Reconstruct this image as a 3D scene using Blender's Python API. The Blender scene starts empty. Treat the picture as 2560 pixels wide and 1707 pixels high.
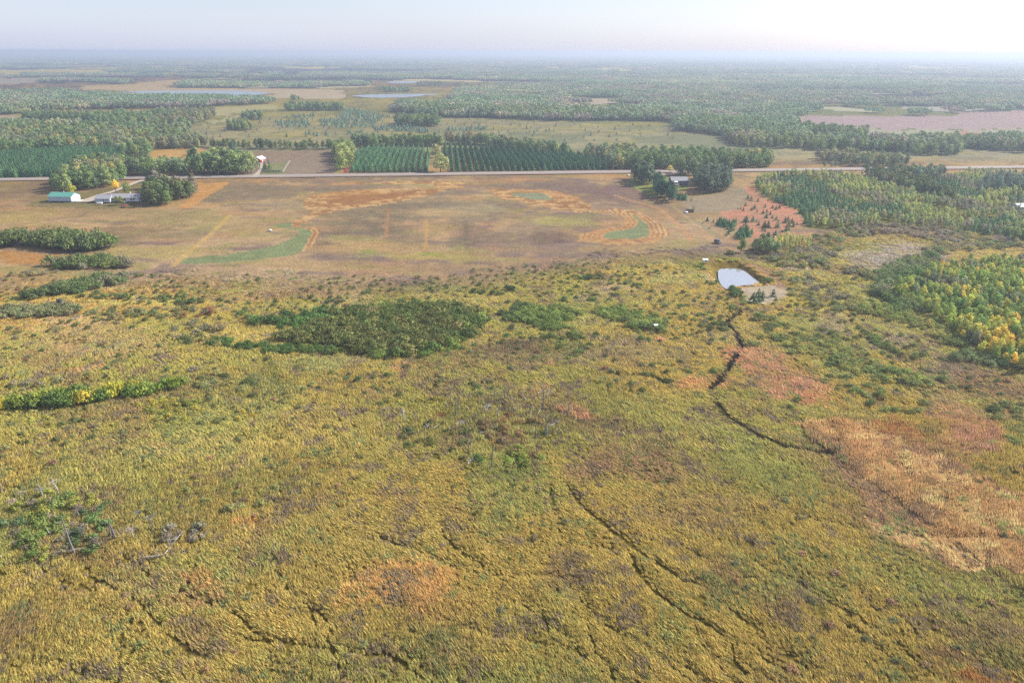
import bpy, math, random
import numpy as np
from mathutils import Vector, Matrix

random.seed(7)
RNG = np.random.default_rng(11)
SC = bpy.context.scene
COL = SC.collection

# ------------------------------------------------------------------ camera, sky, sun, exposure
CAM_H = 100.0
PITCH = math.radians(22.47)
ROLL = math.radians(0.17)
FPX = 700.0                                   # focal length in pixels of a 1024 wide frame
cam_d = bpy.data.cameras.new('camera'); cam = bpy.data.objects.new('camera', cam_d); COL.objects.link(cam)
cam_d.sensor_fit = 'HORIZONTAL'; cam_d.sensor_width = 36.0; cam_d.lens = 36.0 * FPX / 1024.0
cam_d.clip_start = 1.0; cam_d.clip_end = 90000.0
fwd = Vector((0, math.cos(PITCH), -math.sin(PITCH)))
up0 = Vector((0, math.sin(PITCH), math.cos(PITCH)))
rt = Vector((1, 0, 0)) * math.cos(ROLL) + up0 * math.sin(ROLL)
up = rt.cross(fwd)
cam.matrix_world = Matrix(((rt.x, up.x, -fwd.x, 0), (rt.y, up.y, -fwd.y, 0), (rt.z, up.z, -fwd.z, CAM_H), (0, 0, 0, 1)))
SC.camera = cam

SUN_EL = math.radians(36); SUN_AZ = math.radians(66)       # azimuth from +Y towards +X
SUN_W = 4.8
EXPOSURE = 0.85
world = bpy.data.worlds.new('World'); SC.world = world; world.use_nodes = True
wn = world.node_tree; wn.nodes.clear()
sky = wn.nodes.new('ShaderNodeTexSky'); sky.sky_type = 'NISHITA'; sky.sun_disc = False
sky.sun_elevation = SUN_EL; sky.sun_rotation = SUN_AZ
sky.altitude = 300; sky.air_density = 1.0; sky.dust_density = 2.0; sky.ozone_density = 2.0
# thin veil of high cloud: pulls the sky towards a pale lavender grey
mixw = wn.nodes.new('ShaderNodeMixRGB'); mixw.blend_type = 'ADD'; mixw.inputs[0].default_value = 1.0
tcw = wn.nodes.new('ShaderNodeTexCoord'); sxw = wn.nodes.new('ShaderNodeSeparateXYZ'); wn.links.new(tcw.outputs['Generated'], sxw.inputs[0])
mrw = wn.nodes.new('ShaderNodeMapRange'); mrw.inputs[1].default_value = 0.0; mrw.inputs[2].default_value = 0.09; mrw.inputs[3].default_value = 1.55; mrw.inputs[4].default_value = 1.0
wn.links.new(sxw.outputs[2], mrw.inputs[0])
nzw = wn.nodes.new('ShaderNodeTexNoise'); nzw.inputs['Scale'].default_value = 3.0; nzw.inputs['Detail'].default_value = 4; mpw = wn.nodes.new('ShaderNodeMapping'); mpw.inputs['Scale'].default_value = (1, 1, 9)
wn.links.new(tcw.outputs['Generated'], mpw.inputs[0]); wn.links.new(mpw.outputs[0], nzw.inputs[0])
mrn = wn.nodes.new('ShaderNodeMapRange'); mrn.inputs[3].default_value = .93; mrn.inputs[4].default_value = 1.07; wn.links.new(nzw.outputs[0], mrn.inputs[0])
mmw = wn.nodes.new('ShaderNodeMath'); mmw.operation = 'MULTIPLY'; wn.links.new(mrw.outputs[0], mmw.inputs[0]); wn.links.new(mrn.outputs[0], mmw.inputs[1])
veil = wn.nodes.new('ShaderNodeVectorMath'); veil.operation = 'SCALE'; veil.inputs[0].default_value = (1.38, 1.5, 2.02); wn.links.new(mmw.outputs[0], veil.inputs['Scale'])
skys = wn.nodes.new('ShaderNodeVectorMath'); skys.operation = 'SCALE'; skys.inputs['Scale'].default_value = 0.5; wn.links.new(sky.outputs[0], skys.inputs[0])
wn.links.new(veil.outputs[0], mixw.inputs[2])
bg = wn.nodes.new('ShaderNodeBackground'); bg.inputs[1].default_value = 0.12
wo = wn.nodes.new('ShaderNodeOutputWorld')
wn.links.new(skys.outputs[0], mixw.inputs[1]); wn.links.new(mixw.outputs[0], bg.inputs[0]); wn.links.new(bg.outputs[0], wo.inputs[0])
sd = bpy.data.lights.new('sun', 'SUN'); sun = bpy.data.objects.new('sun', sd); COL.objects.link(sun)
sd.energy = SUN_W; sd.angle = math.radians(0.6); sd.color = (1.0, 0.95, 0.86)
sdir = Vector((math.sin(SUN_AZ) * math.cos(SUN_EL), math.cos(SUN_AZ) * math.cos(SUN_EL), math.sin(SUN_EL)))
sun.rotation_euler = sdir.to_track_quat('Z', 'Y').to_euler(); sun.location = (0, 0, 300)
SC.view_settings.view_transform = 'Standard'; SC.view_settings.look = 'None'
SC.view_settings.exposure = EXPOSURE; SC.view_settings.gamma = 1.0
SC.render.engine = 'CYCLES'
cy = SC.cycles
cy.max_bounces = 5; cy.diffuse_bounces = 2; cy.glossy_bounces = 2; cy.transmission_bounces = 1
cy.volume_bounces = 0; cy.transparent_max_bounces = 4
cy.use_denoising = False; cy.denoiser = 'OPENIMAGEDENOISE'; cy.denoising_input_passes = 'RGB_ALBEDO_NORMAL'; cy.denoising_prefilter = 'ACCURATE'
cy.sample_clamp_indirect = 3.0
HAZE = 2.05e-4

# ------------------------------------------------------------------ plan helpers: survey of the land on the ground plane
_S = 1024.0 / 2352.0
def G(dx, dy, z=0.0):
    u = (np.asarray(dx, float) * _S - 512.0) / FPX; v = (341.0 - np.asarray(dy, float) * _S) / FPX
    d = [fwd[i] + rt[i] * u + up[i] * v for i in range(3)]
    t = (CAM_H - z) / -np.minimum(d[2], -1e-4)
    return d[0] * t, d[1] * t
def PROJ(X, Y, z=0.0):
    dz = z - CAM_H
    w = X * fwd.x + Y * fwd.y + dz * fwd.z; w = np.maximum(w, 1.0)
    u = (X * rt.x + Y * rt.y + dz * rt.z) / w; v = (X * up.x + Y * up.y + dz * up.z) / w
    return (512 + u * FPX) / _S, (341 - v * FPX) / _S
CROPS = {'d': (1, 0, 0), 'c1': (.3359, 0, 91.9), 'c2': (.3359, 781, 91.9), 'c3': (.3359, 1562, 91.9),
         'c4': (.2578, 0, 312.4), 'c5': (.2578, 588, 312.4), 'c6': (.2578, 1176, 312.4), 'c7': (.2578, 1764, 312.4),
         'c8': (.3359, 0, 643), 'c9': (.2031, 882, 827), 'c10': (.1875, 73.5, 1084), 'c11': (.3359, 0, 1056.6),
         'c12': (.3359, 781, 1056.6), 'c13': (.3359, 1562, 1056.6), 'c14': (.3516, 1562, 551), 'c15': (.125, 1562, 588),
         'c16': (.3359, 781, 643), 'c17': (.15625, 1562, 496)}
def DP(c, s):
    k, ox, oy = CROPS[c]
    a = np.array([[float(q) for q in p.split(',')] for p in s.split()])
    return a * k + np.array([ox, oy])
def WP(c, s, z=0.0):                                     # sheet coordinates -> ground polygon in metres
    a = DP(c, s); x, y = G(a[:, 0], a[:, 1], z); return np.stack([x, y], 1)
def W1(c, x, y, z=0.0):
    k, ox, oy = CROPS[c]; a, b = G(x * k + ox, y * k + oy, z); return float(a), float(b)

def hsh(ix, iy, seed):
    h = (ix.astype(np.int64) * 374761393 + iy.astype(np.int64) * 668265263 + seed * 974711) & 0xffffffff
    h = ((h ^ (h >> 13)) * 1274126177) & 0xffffffff
    return ((h ^ (h >> 16)) & 0xffffff) / 16777215.0
def vn(x, y, s, seed=0):
    x = np.asarray(x, float) / s; y = np.asarray(y, float) / s
    ix = np.floor(x); iy = np.floor(y); fx = x - ix; fy = y - iy
    fx = fx * fx * (3 - 2 * fx); fy = fy * fy * (3 - 2 * fy)
    a = hsh(ix, iy, seed); b = hsh(ix + 1, iy, seed); c = hsh(ix, iy + 1, seed); d = hsh(ix + 1, iy + 1, seed)
    return (a * (1 - fx) + b * fx) * (1 - fy) + (c * (1 - fx) + d * fx) * fy
def fbm(x, y, s, seed=0, o=4):
    r = 0; a = 1; t = 0
    for i in range(o):
        r = r + a * vn(x + 17.3 * i, y - 9.1 * i, s / 2 ** i, seed + i); t += a; a *= .55
    return r / t
def pip(X, Y, P):
    out = np.zeros(X.shape, bool)
    x0, y0 = P.min(0); x1, y1 = P.max(0)
    m = (X >= x0) & (X <= x1) & (Y >= y0) & (Y <= y1)
    if not m.any(): return out
    x = X[m]; y = Y[m]; r = np.zeros(x.shape, bool); n = len(P)
    for i in range(n):
        ax, ay = P[i]; bx, by = P[(i + 1) % n]
        if ay == by: continue
        c = ((ay > y) != (by > y)) & (x < (bx - ax) * (y - ay) / (by - ay) + ax)
        r ^= c
    out[m] = r; return out
def dist(X, Y, P, closed=True):
    d = np.full(X.shape, 1e9); n = len(P)
    for i in range(n if closed else n - 1):
        ax, ay = P[i]; bx, by = P[(i + 1) % n]; vx = bx - ax; vy = by - ay
        t = np.clip(((X - ax) * vx + (Y - ay) * vy) / (vx * vx + vy * vy + 1e-9), 0, 1)
        d = np.minimum(d, np.hypot(X - ax - t * vx, Y - ay - t * vy))
    return d
def near(X, Y, P, closed=True, lim=30.0):
    """distance, evaluated only close to the shape"""
    d = np.full(X.shape, 1e9); x0, y0 = P.min(0) - lim; x1, y1 = P.max(0) + lim
    m = (X >= x0) & (X <= x1) & (Y >= y0) & (Y <= y1)
    if m.any(): d[m] = dist(X[m], Y[m], P, closed)
    return d
def lin(c):
    c = np.asarray(c, float) / 255.0
    return np.where(c <= .04045, c / 12.92, ((c + .055) / 1.055) ** 2.4)
AIR = lin((198, 210, 236))
GAIN = 1.85
def alb(c, d):
    """colour read at distance d through the air -> surface colour"""
    t = np.exp(-np.asarray(d, float) * HAZE)[..., None]
    return np.clip((lin(c) - AIR * (1 - t)) / t, .012, .9) / GAIN
def ss(a, b, x):
    t = np.clip((x - a) / (b - a), 0, 1); return t * t * (3 - 2 * t)

# ------------------------------------------------------------------ land map
MARSH_EDGE = 'd', '-900,690 0,640 180,620 300,628 420,622 640,626 760,640 900,638 1060,628 1200,606 1400,578 1560,572 1650,562 1700,575 1760,560 1850,535 1900,520 3300,520'
marsh_poly = np.vstack([WP(*MARSH_EDGE), WP('d', '3400,1750 1200,4000 -1000,1750')])
POND = WP('c15', '700,268 740,236 900,218 1100,236 1200,282 1300,362 1455,480 1400,512 1100,535 940,570 880,592 840,590 780,545 735,480 706,400', -1.5)
RIM = WP('c15', '530,150 690,112 900,108 1120,122 1260,170 1400,270 1560,400 1600,470 1500,505 1420,532 1100,556 960,590 880,625 830,610 740,560 660,470 580,400 540,260', 0)
PAD = WP('c15', '1090,610 1200,562 1600,530 1750,525 1870,540 2000,590 2025,660 1930,760 1660,840 1500,880 1370,880 1270,835 1190,760 1140,700')
RED = WP('c7', '-180,430 -130,470 -30,560 30,575 230,640 300,735 330,760 320,800 150,830 60,880 -60,930 -130,900 -230,830 -300,800 -360,770 -420,700 -390,650 -330,600 -300,540 -240,470')
PADPATH = WP('c15', '1330,160 1450,200 1600,300 1720,390 1830,480 1860,560')
STREAM = WP('c14', '400,455 395,480 300,545 360,590 385,640 405,690 405,725 350,790 325,850 270,905 205,975')
STREAM2 = WP('c14', '240,1060 280,1110 340,1170 420,1215 520,1280 620,1320 700,1350 850,1380 990,1400')
DITCH = WP('c16', '1850,640 1960,655 2080,650 2160,670 2220,705')
TRAILS = [WP(c, s) for c, s in (
    ('c11', '560,710 620,800 720,850 900,940 960,990 1000,1020 1070,1100 1120,1170 1200,1230 1320,1320 1420,1340'),
    ('c11', '190,1395 350,1420 500,1440 640,1480 800,1520'), ('c11', '1240,920 1400,970 1520,1000 1650,1080 1710,1140 1750,1190'),
    ('c11', '1700,1215 1850,1235 1950,1250 2150,1275 2352,1310 2600,1330 2800,1390'), ('c11', '830,640 870,690 900,720 1010,770'),
    ('c11', '650,820 860,840 960,870 1060,890'), ('c11', '1850,700 1960,880 2080,970 2200,1050 2290,1200'),
    ('c12', '1560,180 1650,300 1760,400 1850,480 1950,550 2080,650 2200,720 2352,820 2460,845'),
    ('c12', '1990,640 2040,780 2130,880 2250,970 2352,1040 2500,1120 2620,1200'), ('c12', '690,450 730,540 860,650 1010,740'),
    ('c12', '290,1300 450,1390 540,1470 630,1520'), ('c12', '60,700 80,850'), ('c12', '1300,980 1400,1080 1430,1180'),
    ('c13', '340,1000 440,1090 530,1140'), ('c13', '730,1330 800,1370 860,1410 930,1490'), ('c13', '580,1350 700,1420 800,1460 900,1500'),
    ('c11', '850,1090 890,1110'), ('c12', '1440,200 1490,420 1510,500'), ('c11', '80,1400 150,1430'),
    ('c12', '1850,600 1960,680 2100,800'), ('c13', '360,1250 390,1400 460,1460'))]
_r = random.Random(41)
for _i in range(26):      # faint animal tracks winding through the near grass
    _x, _y = G(_r.uniform(-100, 2450), _r.uniform(1130, 1560)); _a = math.radians(_r.choice((-52, -48, -60, -25, -75)) + _r.uniform(-12, 12)); _p = [(float(_x), float(_y))]
    for _j in range(_r.randint(5, 12)):
        _a += _r.uniform(-.28, .28); _p.append((_p[-1][0] + 4.2 * math.cos(_a), _p[-1][1] + 4.2 * math.sin(_a)))
    TRAILS.append(np.array(_p))
TR_W = [1.1, .85, 1.0, .9, .8, .75, .8, 1.2, 1.15, .85, 1.0, .8, .8, 1.0, 1.1, .8, .9, .75, .7, .7, .8] + [.55] * 26
DF = WP('d', '-1500,178 90,178 440,176 440,188 392,203 715,203 850,199 853,184 1218,190 1100,203 1050,210 1045,225 1030,236 915,240 905,256 1000,268 1080,271 1150,272 1250,277 1350,277 1545,278 1552,298 1656,312 1686,334 1730,339 1854,342 1998,346 2100,356 2194,356 2220,341 2500,352 4200,352 4200,128 -2200,121')
FIELDS = [  # (polygon, colour in the photo) laid in order
    (WP('c3', '700,540 870,512 1500,517 1900,515 1900,490 2352,480 3200,475 3200,600 2352,605 1780,612 1530,605 880,578 790,570'), (178, 160, 170)),
    (WP('c3', '690,540 870,510 900,516 800,560 780,570'), (195, 180, 170)),
    (WP('c3', '880,582 1530,608 1780,616 2352,608 3200,604 3200,660 2352,660 1900,668 1300,665 1290,640 900,600'), (172, 170, 160)),
    (WP('c3', '1860,640 1950,625 2200,640 2180,670 1900,665'), (190, 150, 150)),
    (WP('c3', '780,655 960,660 1180,690 1270,692 1260,712 1000,697 820,680'), (192, 180, 172)),
    (WP('c3', '780,348 1200,340 1580,355 1560,368 1000,370 820,366'), (190, 188, 190)),
    (WP('c3', '870,462 1100,450 1350,480 1300,496 950,472'), (185, 185, 172)),
    (WP('c3', '1500,455 1900,450 2200,470 1880,490 1550,480'), (178, 176, 178)),
    (WP('c3', '2000,395 2150,392 2140,402 2010,402'), (195, 192, 195)),
    (WP('c2', '1530,385 1820,400 2000,420 1730,445 1640,430 1540,408'), (188, 178, 170)),
    (WP('c2', '1730,340 2352,350 2420,352 2400,364 1750,354'), (188, 185, 184)),
    (WP('c2', '940,463 1090,462 1080,474 950,474'), (175, 172, 165)),
    (WP('c2', '1000,150 1150,150 1140,160 1010,162'), (190, 200, 200)),
    (WP('c2', '2270,248 2420,246 2420,258 2290,258'), (200, 205, 215)),
    (WP('c1', '-900,262 0,262 250,252 290,262 270,290 0,300 -900,300'), (178, 178, 186)),
    (WP('c1', '560,310 800,305 900,300 1180,270 1290,272 1290,285 1150,310 1140,325 2130,332 2352,345 2352,400 1870,400 1850,360 850,345 560,335'), (192, 180, 172)),
    (WP('c1', '0,510 150,512 260,492 540,490 940,475 1330,470 1460,480 1470,512 1200,495 700,512 560,518 160,528 0,545'), (182, 170, 162)),
    (WP('c1', '-500,520 0,530 150,540 200,560 560,556 540,575 0,582 -500,590'), (180, 168, 155)),
    (WP('c1', '1470,455 1900,440 1950,470 1700,480 1650,500 1480,540 1380,575 1260,600 1480,560 1650,555 1640,520 1480,520'), (182, 176, 152)),
]
FIELD_NEAR = [
    (WP('c1', '840,832 1000,812 1040,748 1200,738 1390,738 1420,752 1320,800 1280,850 1100,862 900,862'), (205, 170, 128), 2),
    (WP('c1', '590,762 610,742 700,736 790,738 770,758'), (158, 168, 130), 2),
    (WP('c1', '1700,758 2300,752 2290,942 1660,942 1700,860 1740,800'), (160, 146, 136), 2),
    (WP('c1', '1805,880 1840,850 1980,822 1985,830 1930,940 1760,942 1780,905'), (150, 152, 125), 1),
    (WP('c5', '870,2000 900,2000 900,2001'), (0, 0, 0), 1),
]
AREA = [  # broad soft patches: sheet x, y, rx, ry, colour, strength  (marsh, meadow and field mottling)
    (940, 1360, 125, 62, (205, 155, 78), .8), (1010, 1400, 90, 40, (195, 148, 78), .6),
    (2000, 1010, 110, 38, (186, 120, 78), .75), (2090, 1050, 130, 45, (178, 128, 92), .75), (2210, 985, 90, 50, (190, 136, 102), .85), (2250, 1030, 60, 25, (180, 130, 105), .7),
    (1755, 830, 62, 32, (192, 138, 98), .9), (1700, 822, 30, 22, (200, 130, 90), .6), (1835, 893, 78, 32, (194, 138, 100), .9), (1890, 925, 40, 20, (200, 128, 98), .7),
    (1640, 882, 75, 13, (205, 145, 90), .8), (1310, 935, 40, 26, (190, 138, 98), .7), (1250, 890, 45, 18, (185, 135, 100), .5), (1330, 950, 40, 14, (200, 135, 95), .6),
    (1525, 787, 28, 7, (215, 138, 95), .8), (1268, 830, 28, 6, (200, 140, 95), .6), (950, 846, 40, 10, (205, 150, 90), .7), (1700, 706, 11, 16, (200, 125, 100), .9),
    (1720, 1040, 95, 55, (160, 156, 72), .8), (1800, 1110, 90, 36, (160, 155, 72), .6), (1640, 980, 60, 40, (165, 155, 80), .6), (1920, 1075, 30, 18, (140, 145, 60), .5),
    (1160, 812, 130, 30, (146, 122, 88), .8), (1420, 810, 140, 28, (160, 140, 98), .6), (1160, 790, 60, 15, (140, 115, 88), .6),
    (190, 790, 150, 45, (180, 145, 92), .8), (80, 830, 70, 25, (158, 125, 85), .6), (180, 855, 75, 14, (198, 142, 72), .85), (230, 790, 60, 18, (166, 158, 85), .8), (160, 735, 100, 20, (190, 155, 105), .6),
    (1860, 700, 60, 22, (186, 168, 50), .9), (1700, 648, 20, 9, (180, 170, 90), .4), (1700, 770, 60, 20, (165, 150, 90), .5), (1900, 745, 60, 22, (168, 150, 105), .8),
    (2060, 590, 110, 26, (170, 152, 138), .9), (2010, 600, 70, 18, (160, 145, 138), .6), (1870, 548, 40, 9, (190, 150, 110), .4), (1790, 622, 20, 6, (190, 140, 105), .8), (1830, 615, 25, 8, (185, 145, 115), .6),
    (2180, 850, 90, 30, (150, 122, 105), .8), (2280, 890, 110, 30, (156, 120, 88), .8), (2050, 790, 70, 22, (158, 138, 108), .7), (2300, 940, 80, 30, (165, 130, 90), .7), (2180, 910, 60, 18, (170, 145, 95), .5),
    (2250, 1560, 90, 18, (175, 115, 55), .8), (2160, 1520, 60, 26, (140, 110, 70), .7), (2250, 1480, 90, 40, (130, 118, 72), .6), (2310, 1520, 70, 26, (100, 100, 62), .5),
    (1210, 1080, 80, 22, (130, 140, 70), .6), (1130, 1000, 120, 40, (165, 155, 78), .6), (1010, 968, 20, 8, (150, 85, 60), .8), (1175, 955, 9, 6, (140, 60, 45), .9), (1140, 1010, 40, 10, (170, 120, 75), .5), (1105, 900, 110, 30, (150, 148, 80), .5),
    (1450, 1065, 120, 45, (158, 120, 92), .7), (1600, 1180, 130, 60, (160, 132, 85), .5), (1350, 1090, 60, 25, (165, 125, 95), .5),
    (640, 780, 180, 18, (186, 166, 82), .7), (560, 770, 80, 14, (190, 165, 72), .6), (1050, 770, 90, 16, (178, 160, 80), .6), (760, 830, 120, 20, (166, 160, 92), .6), (1400, 735, 90, 14, (172, 160, 82), .6),
    (560, 1225, 60, 16, (196, 140, 68), .7), (430, 1330, 130, 50, (170, 130, 80), .5), (480, 1300, 60, 30, (185, 125, 65), .5), (320, 1200, 150, 45, (160, 145, 72), .6), (110, 1180, 110, 45, (140, 140, 80), .6),
    (620, 1120, 120, 40, (150, 150, 75), .5), (520, 940, 90, 20, (166, 155, 80), .5), (700, 1000, 250, 60, (186, 162, 72), .5), (900, 1230, 200, 60, (170, 150, 70), .5), (400, 1040, 200, 35, (184, 166, 84), .5),
    (470, 650, 120, 12, (186, 145, 100), .6), (700, 665, 150, 16, (182, 150, 108), .6), (800, 690, 60, 12, (175, 145, 112), .6), (550, 678, 160, 12, (172, 130, 92), .6), (1100, 685, 120, 14, (188, 160, 88), .5), (1420, 668, 60, 9, (188, 150, 112), .6), (1380, 690, 70, 10, (175, 145, 105), .6),
    (1660, 632, 30, 12, (200, 196, 172), .5), (1540, 640, 70, 12, (165, 160, 95), .5), (90, 590, 140, 16, (195, 140, 88), .8), (60, 640, 140, 16, (205, 165, 100), .6), (330, 690, 120, 10, (182, 170, 80), .7), (700, 710, 120, 12, (176, 158, 86), .5),
    (2310, 1090, 60, 30, (165, 130, 60), .5), (1960, 960, 60, 18, (160, 150, 85), .5), (540, 895, 160, 14, (158, 156, 92), .4),
]
AREA_F = [  # field mottling north of the marsh
    (300, 537, 95, 24, (150, 132, 108), .85), (420, 540, 70, 14, (155, 138, 112), .6), (120, 500, 200, 10, (190, 158, 120), .6), (300, 485, 180, 10, (160, 142, 112), .6),
    (90, 440, 120, 26, (150, 130, 112), .8), (40, 500, 90, 16, (180, 160, 105), .5), (450, 500, 120, 22, (176, 158, 112), .6), (330, 580, 160, 16, (186, 166, 108), .7),
    (560, 440, 120, 26, (150, 136, 118), .8), (640, 470, 70, 14, (178, 158, 128), .6), (900, 490, 200, 34, (140, 128, 112), .75), (830, 530, 110, 22, (138, 124, 110), .75), (1060, 480, 120, 30, (148, 136, 118), .6),
    (1000, 486, 90, 10, (196, 166, 122), .8), (1100, 478, 90, 8, (180, 165, 130), .6), (1100, 540, 70, 30, (140, 124, 110), .7), (960, 550, 60, 22, (142, 128, 112), .7), (1010, 525, 40, 10, (185, 155, 110), .6),
    (1300, 430, 120, 22, (140, 122, 120), .8), (1430, 450, 90, 36, (142, 120, 118), .85), (1220, 520, 60, 24, (150, 134, 118), .6), (1260, 545, 50, 14, (128, 108, 105), .7), (1200, 570, 110, 14, (165, 138, 118), .6), (1260, 600, 60, 9, (180, 140, 112), .6),
    (730, 560, 50, 12, (138, 118, 106), .8), (820, 545, 70, 9, (172, 160, 108), .7), (860, 570, 160, 14, (188, 156, 110), .7), (1000, 588, 130, 10, (176, 162, 100), .7), (940, 615, 180, 9, (172, 142, 110), .6), (700, 608, 120, 14, (190, 160, 115), .6), (800, 600, 70, 5, (160, 142, 110), .5),
    (1290, 505, 90, 9, (176, 166, 105), .8), (1400, 575, 90, 8, (182, 152, 105), .6), (1560, 560, 60, 12, (175, 158, 105), .5), (1180, 460, 120, 10, (152, 142, 112), .5), (1120, 430, 120, 8, (146, 128, 118), .6),
    (760, 430, 160, 9, (150, 134, 122), .7), (900, 408, 500, 5, (140, 128, 118), .7), (1640, 520, 60, 20, (168, 145, 120), .6), (620, 540, 60, 12, (178, 165, 110), .6), (560, 520, 80, 26, (190, 162, 118), .4), (850, 580, 30, 5, (150, 165, 90), .6), (980, 585, 30, 4, (160, 170, 85), .6),
    (1500, 530, 70, 18, (172, 150, 122), .5), (640, 1e5, 1, 1, (0, 0, 0), 0),
]
G1 = WP('c5', '150,790 230,772 310,770 322,812 480,832 492,862 440,960 400,1030 250,1072 0,1097 -340,1130 -600,1142 -668,1136 -660,1112 -580,1080 -280,1060 0,1008 200,960 330,900 392,868 380,840 290,822 200,812')
G2 = WP('c6', '0,508 250,506 300,525 380,570 200,572 100,547 0,532')
G3 = WP('c6', '1060,695 1100,700 1200,780 1226,850 1212,895 1100,915 900,917 806,907 822,870 880,847 1000,835 1112,802 1130,750')
STUBBLE = [WP('c5', '400,585 460,542 600,510 900,480 1200,470 1600,468 1700,482 1500,542 1200,592 900,642 700,672 640,690 560,700 400,780 405,815 322,805 318,762 440,705 520,670 450,645'),
           WP('c5', '430,815 560,812 574,852 510,960 420,1030 400,1015 470,920 492,850'),
           WP('c5', '2060,470 2281,468 2650,480 2840,540 2980,610 2992,645 2900,668 2730,662 2600,640 2400,590 2200,562 2110,520'),
           WP('c6', '640,668 900,645 1080,655 1250,735 1400,835 1405,885 1300,942 1100,962 850,962 600,932 590,880 750,830 950,800 1010,780 1000,725 900,682 700,680 400,668'),
           WP('c5', '670,432 900,412 1400,405 1842,400 1848,470 1600,472 1580,425 1000,424 700,440')]
STUB_IN = [WP('c5', '620,572 900,530 1200,510 1450,490 1400,520 1100,572 800,602 640,602'), WP('c6', '430,590 480,595 520,640 470,635')]
TANSTRIP = WP('c4', '1750,415 2050,412 1950,480 1850,540 1700,640 1580,642 1680,560 1755,500')
TRACKS = [(WP('c4', '2050,700 1880,870 1700,1020 1540,1160'), 2.2, (206, 176, 118)), (WP('c6', '1400,600 1540,690 1700,800 1860,905'), 3.2, (160, 150, 124)), (WP('c6', '1430,625 1560,720 1720,850 1780,925'), 1.4, (190, 160, 130)),
          (WP('c5', '1520,740 1510,1010'), 1.6, (196, 158, 116)), (WP('c5', '1870,760 1880,1000'), 1.8, (136, 126, 110)), (WP('c5', '1180,640 1160,880'), 1.5, (186, 146, 112)), (WP('c5', '0,425 600,440 700,432'), 1.6, (200, 156, 118)),
          (WP('c5', '0,600 300,560 500,500'), 1.5, (190, 162, 128)), (WP('c6', '60,380 300,384'), 3.0, (206, 148, 116)), (WP('c6', '900,520 1300,640 1500,800 1600,930'), 2.0, (198, 154, 122)), (WP('c4', '200,600 600,640 1000,660 1550,640'), 1.5, (176, 150, 124)),
          (WP('c4', '430,740 700,720 760,690'), 3.0, (150, 134, 116)), (WP('c4', '0,770 500,760 900,800 1400,790'), 1.6, (200, 168, 130)), (WP('c5', '260,1180 300,1240 400,1260'), 1.2, (205, 180, 150))]
LAWN = WP('c4', '250,600 440,520 700,500 1010,460 1280,390 1300,440 1180,500 1250,600 1350,630 1000,640 500,640 230,625')
HLAWN = WP('c6', '1040,380 1120,350 1560,340 1580,470 1400,500 1230,540 1060,440')
MOWN = WP('c6', '1960,440 2080,470 2120,540 2050,620 1990,660 1640,690 1500,600 1560,540 1800,520')
STAND = WP('c7', '-100,470 -120,420 -20,350 650,335 850,350 1300,330 2400,330 3400,360 3400,1100 2400,960 2000,890 1600,840 1150,800 800,820 480,830 330,800 330,740 230,640 20,570')
OPENWET = WP('d', '-300,205 300,190 470,183 853,199 1218,190 1050,230 905,260 1545,280 1560,300 1650,345 1400,345 1200,335 1000,318 790,318 560,340 470,335 400,300 480,250 300,215')

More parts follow.
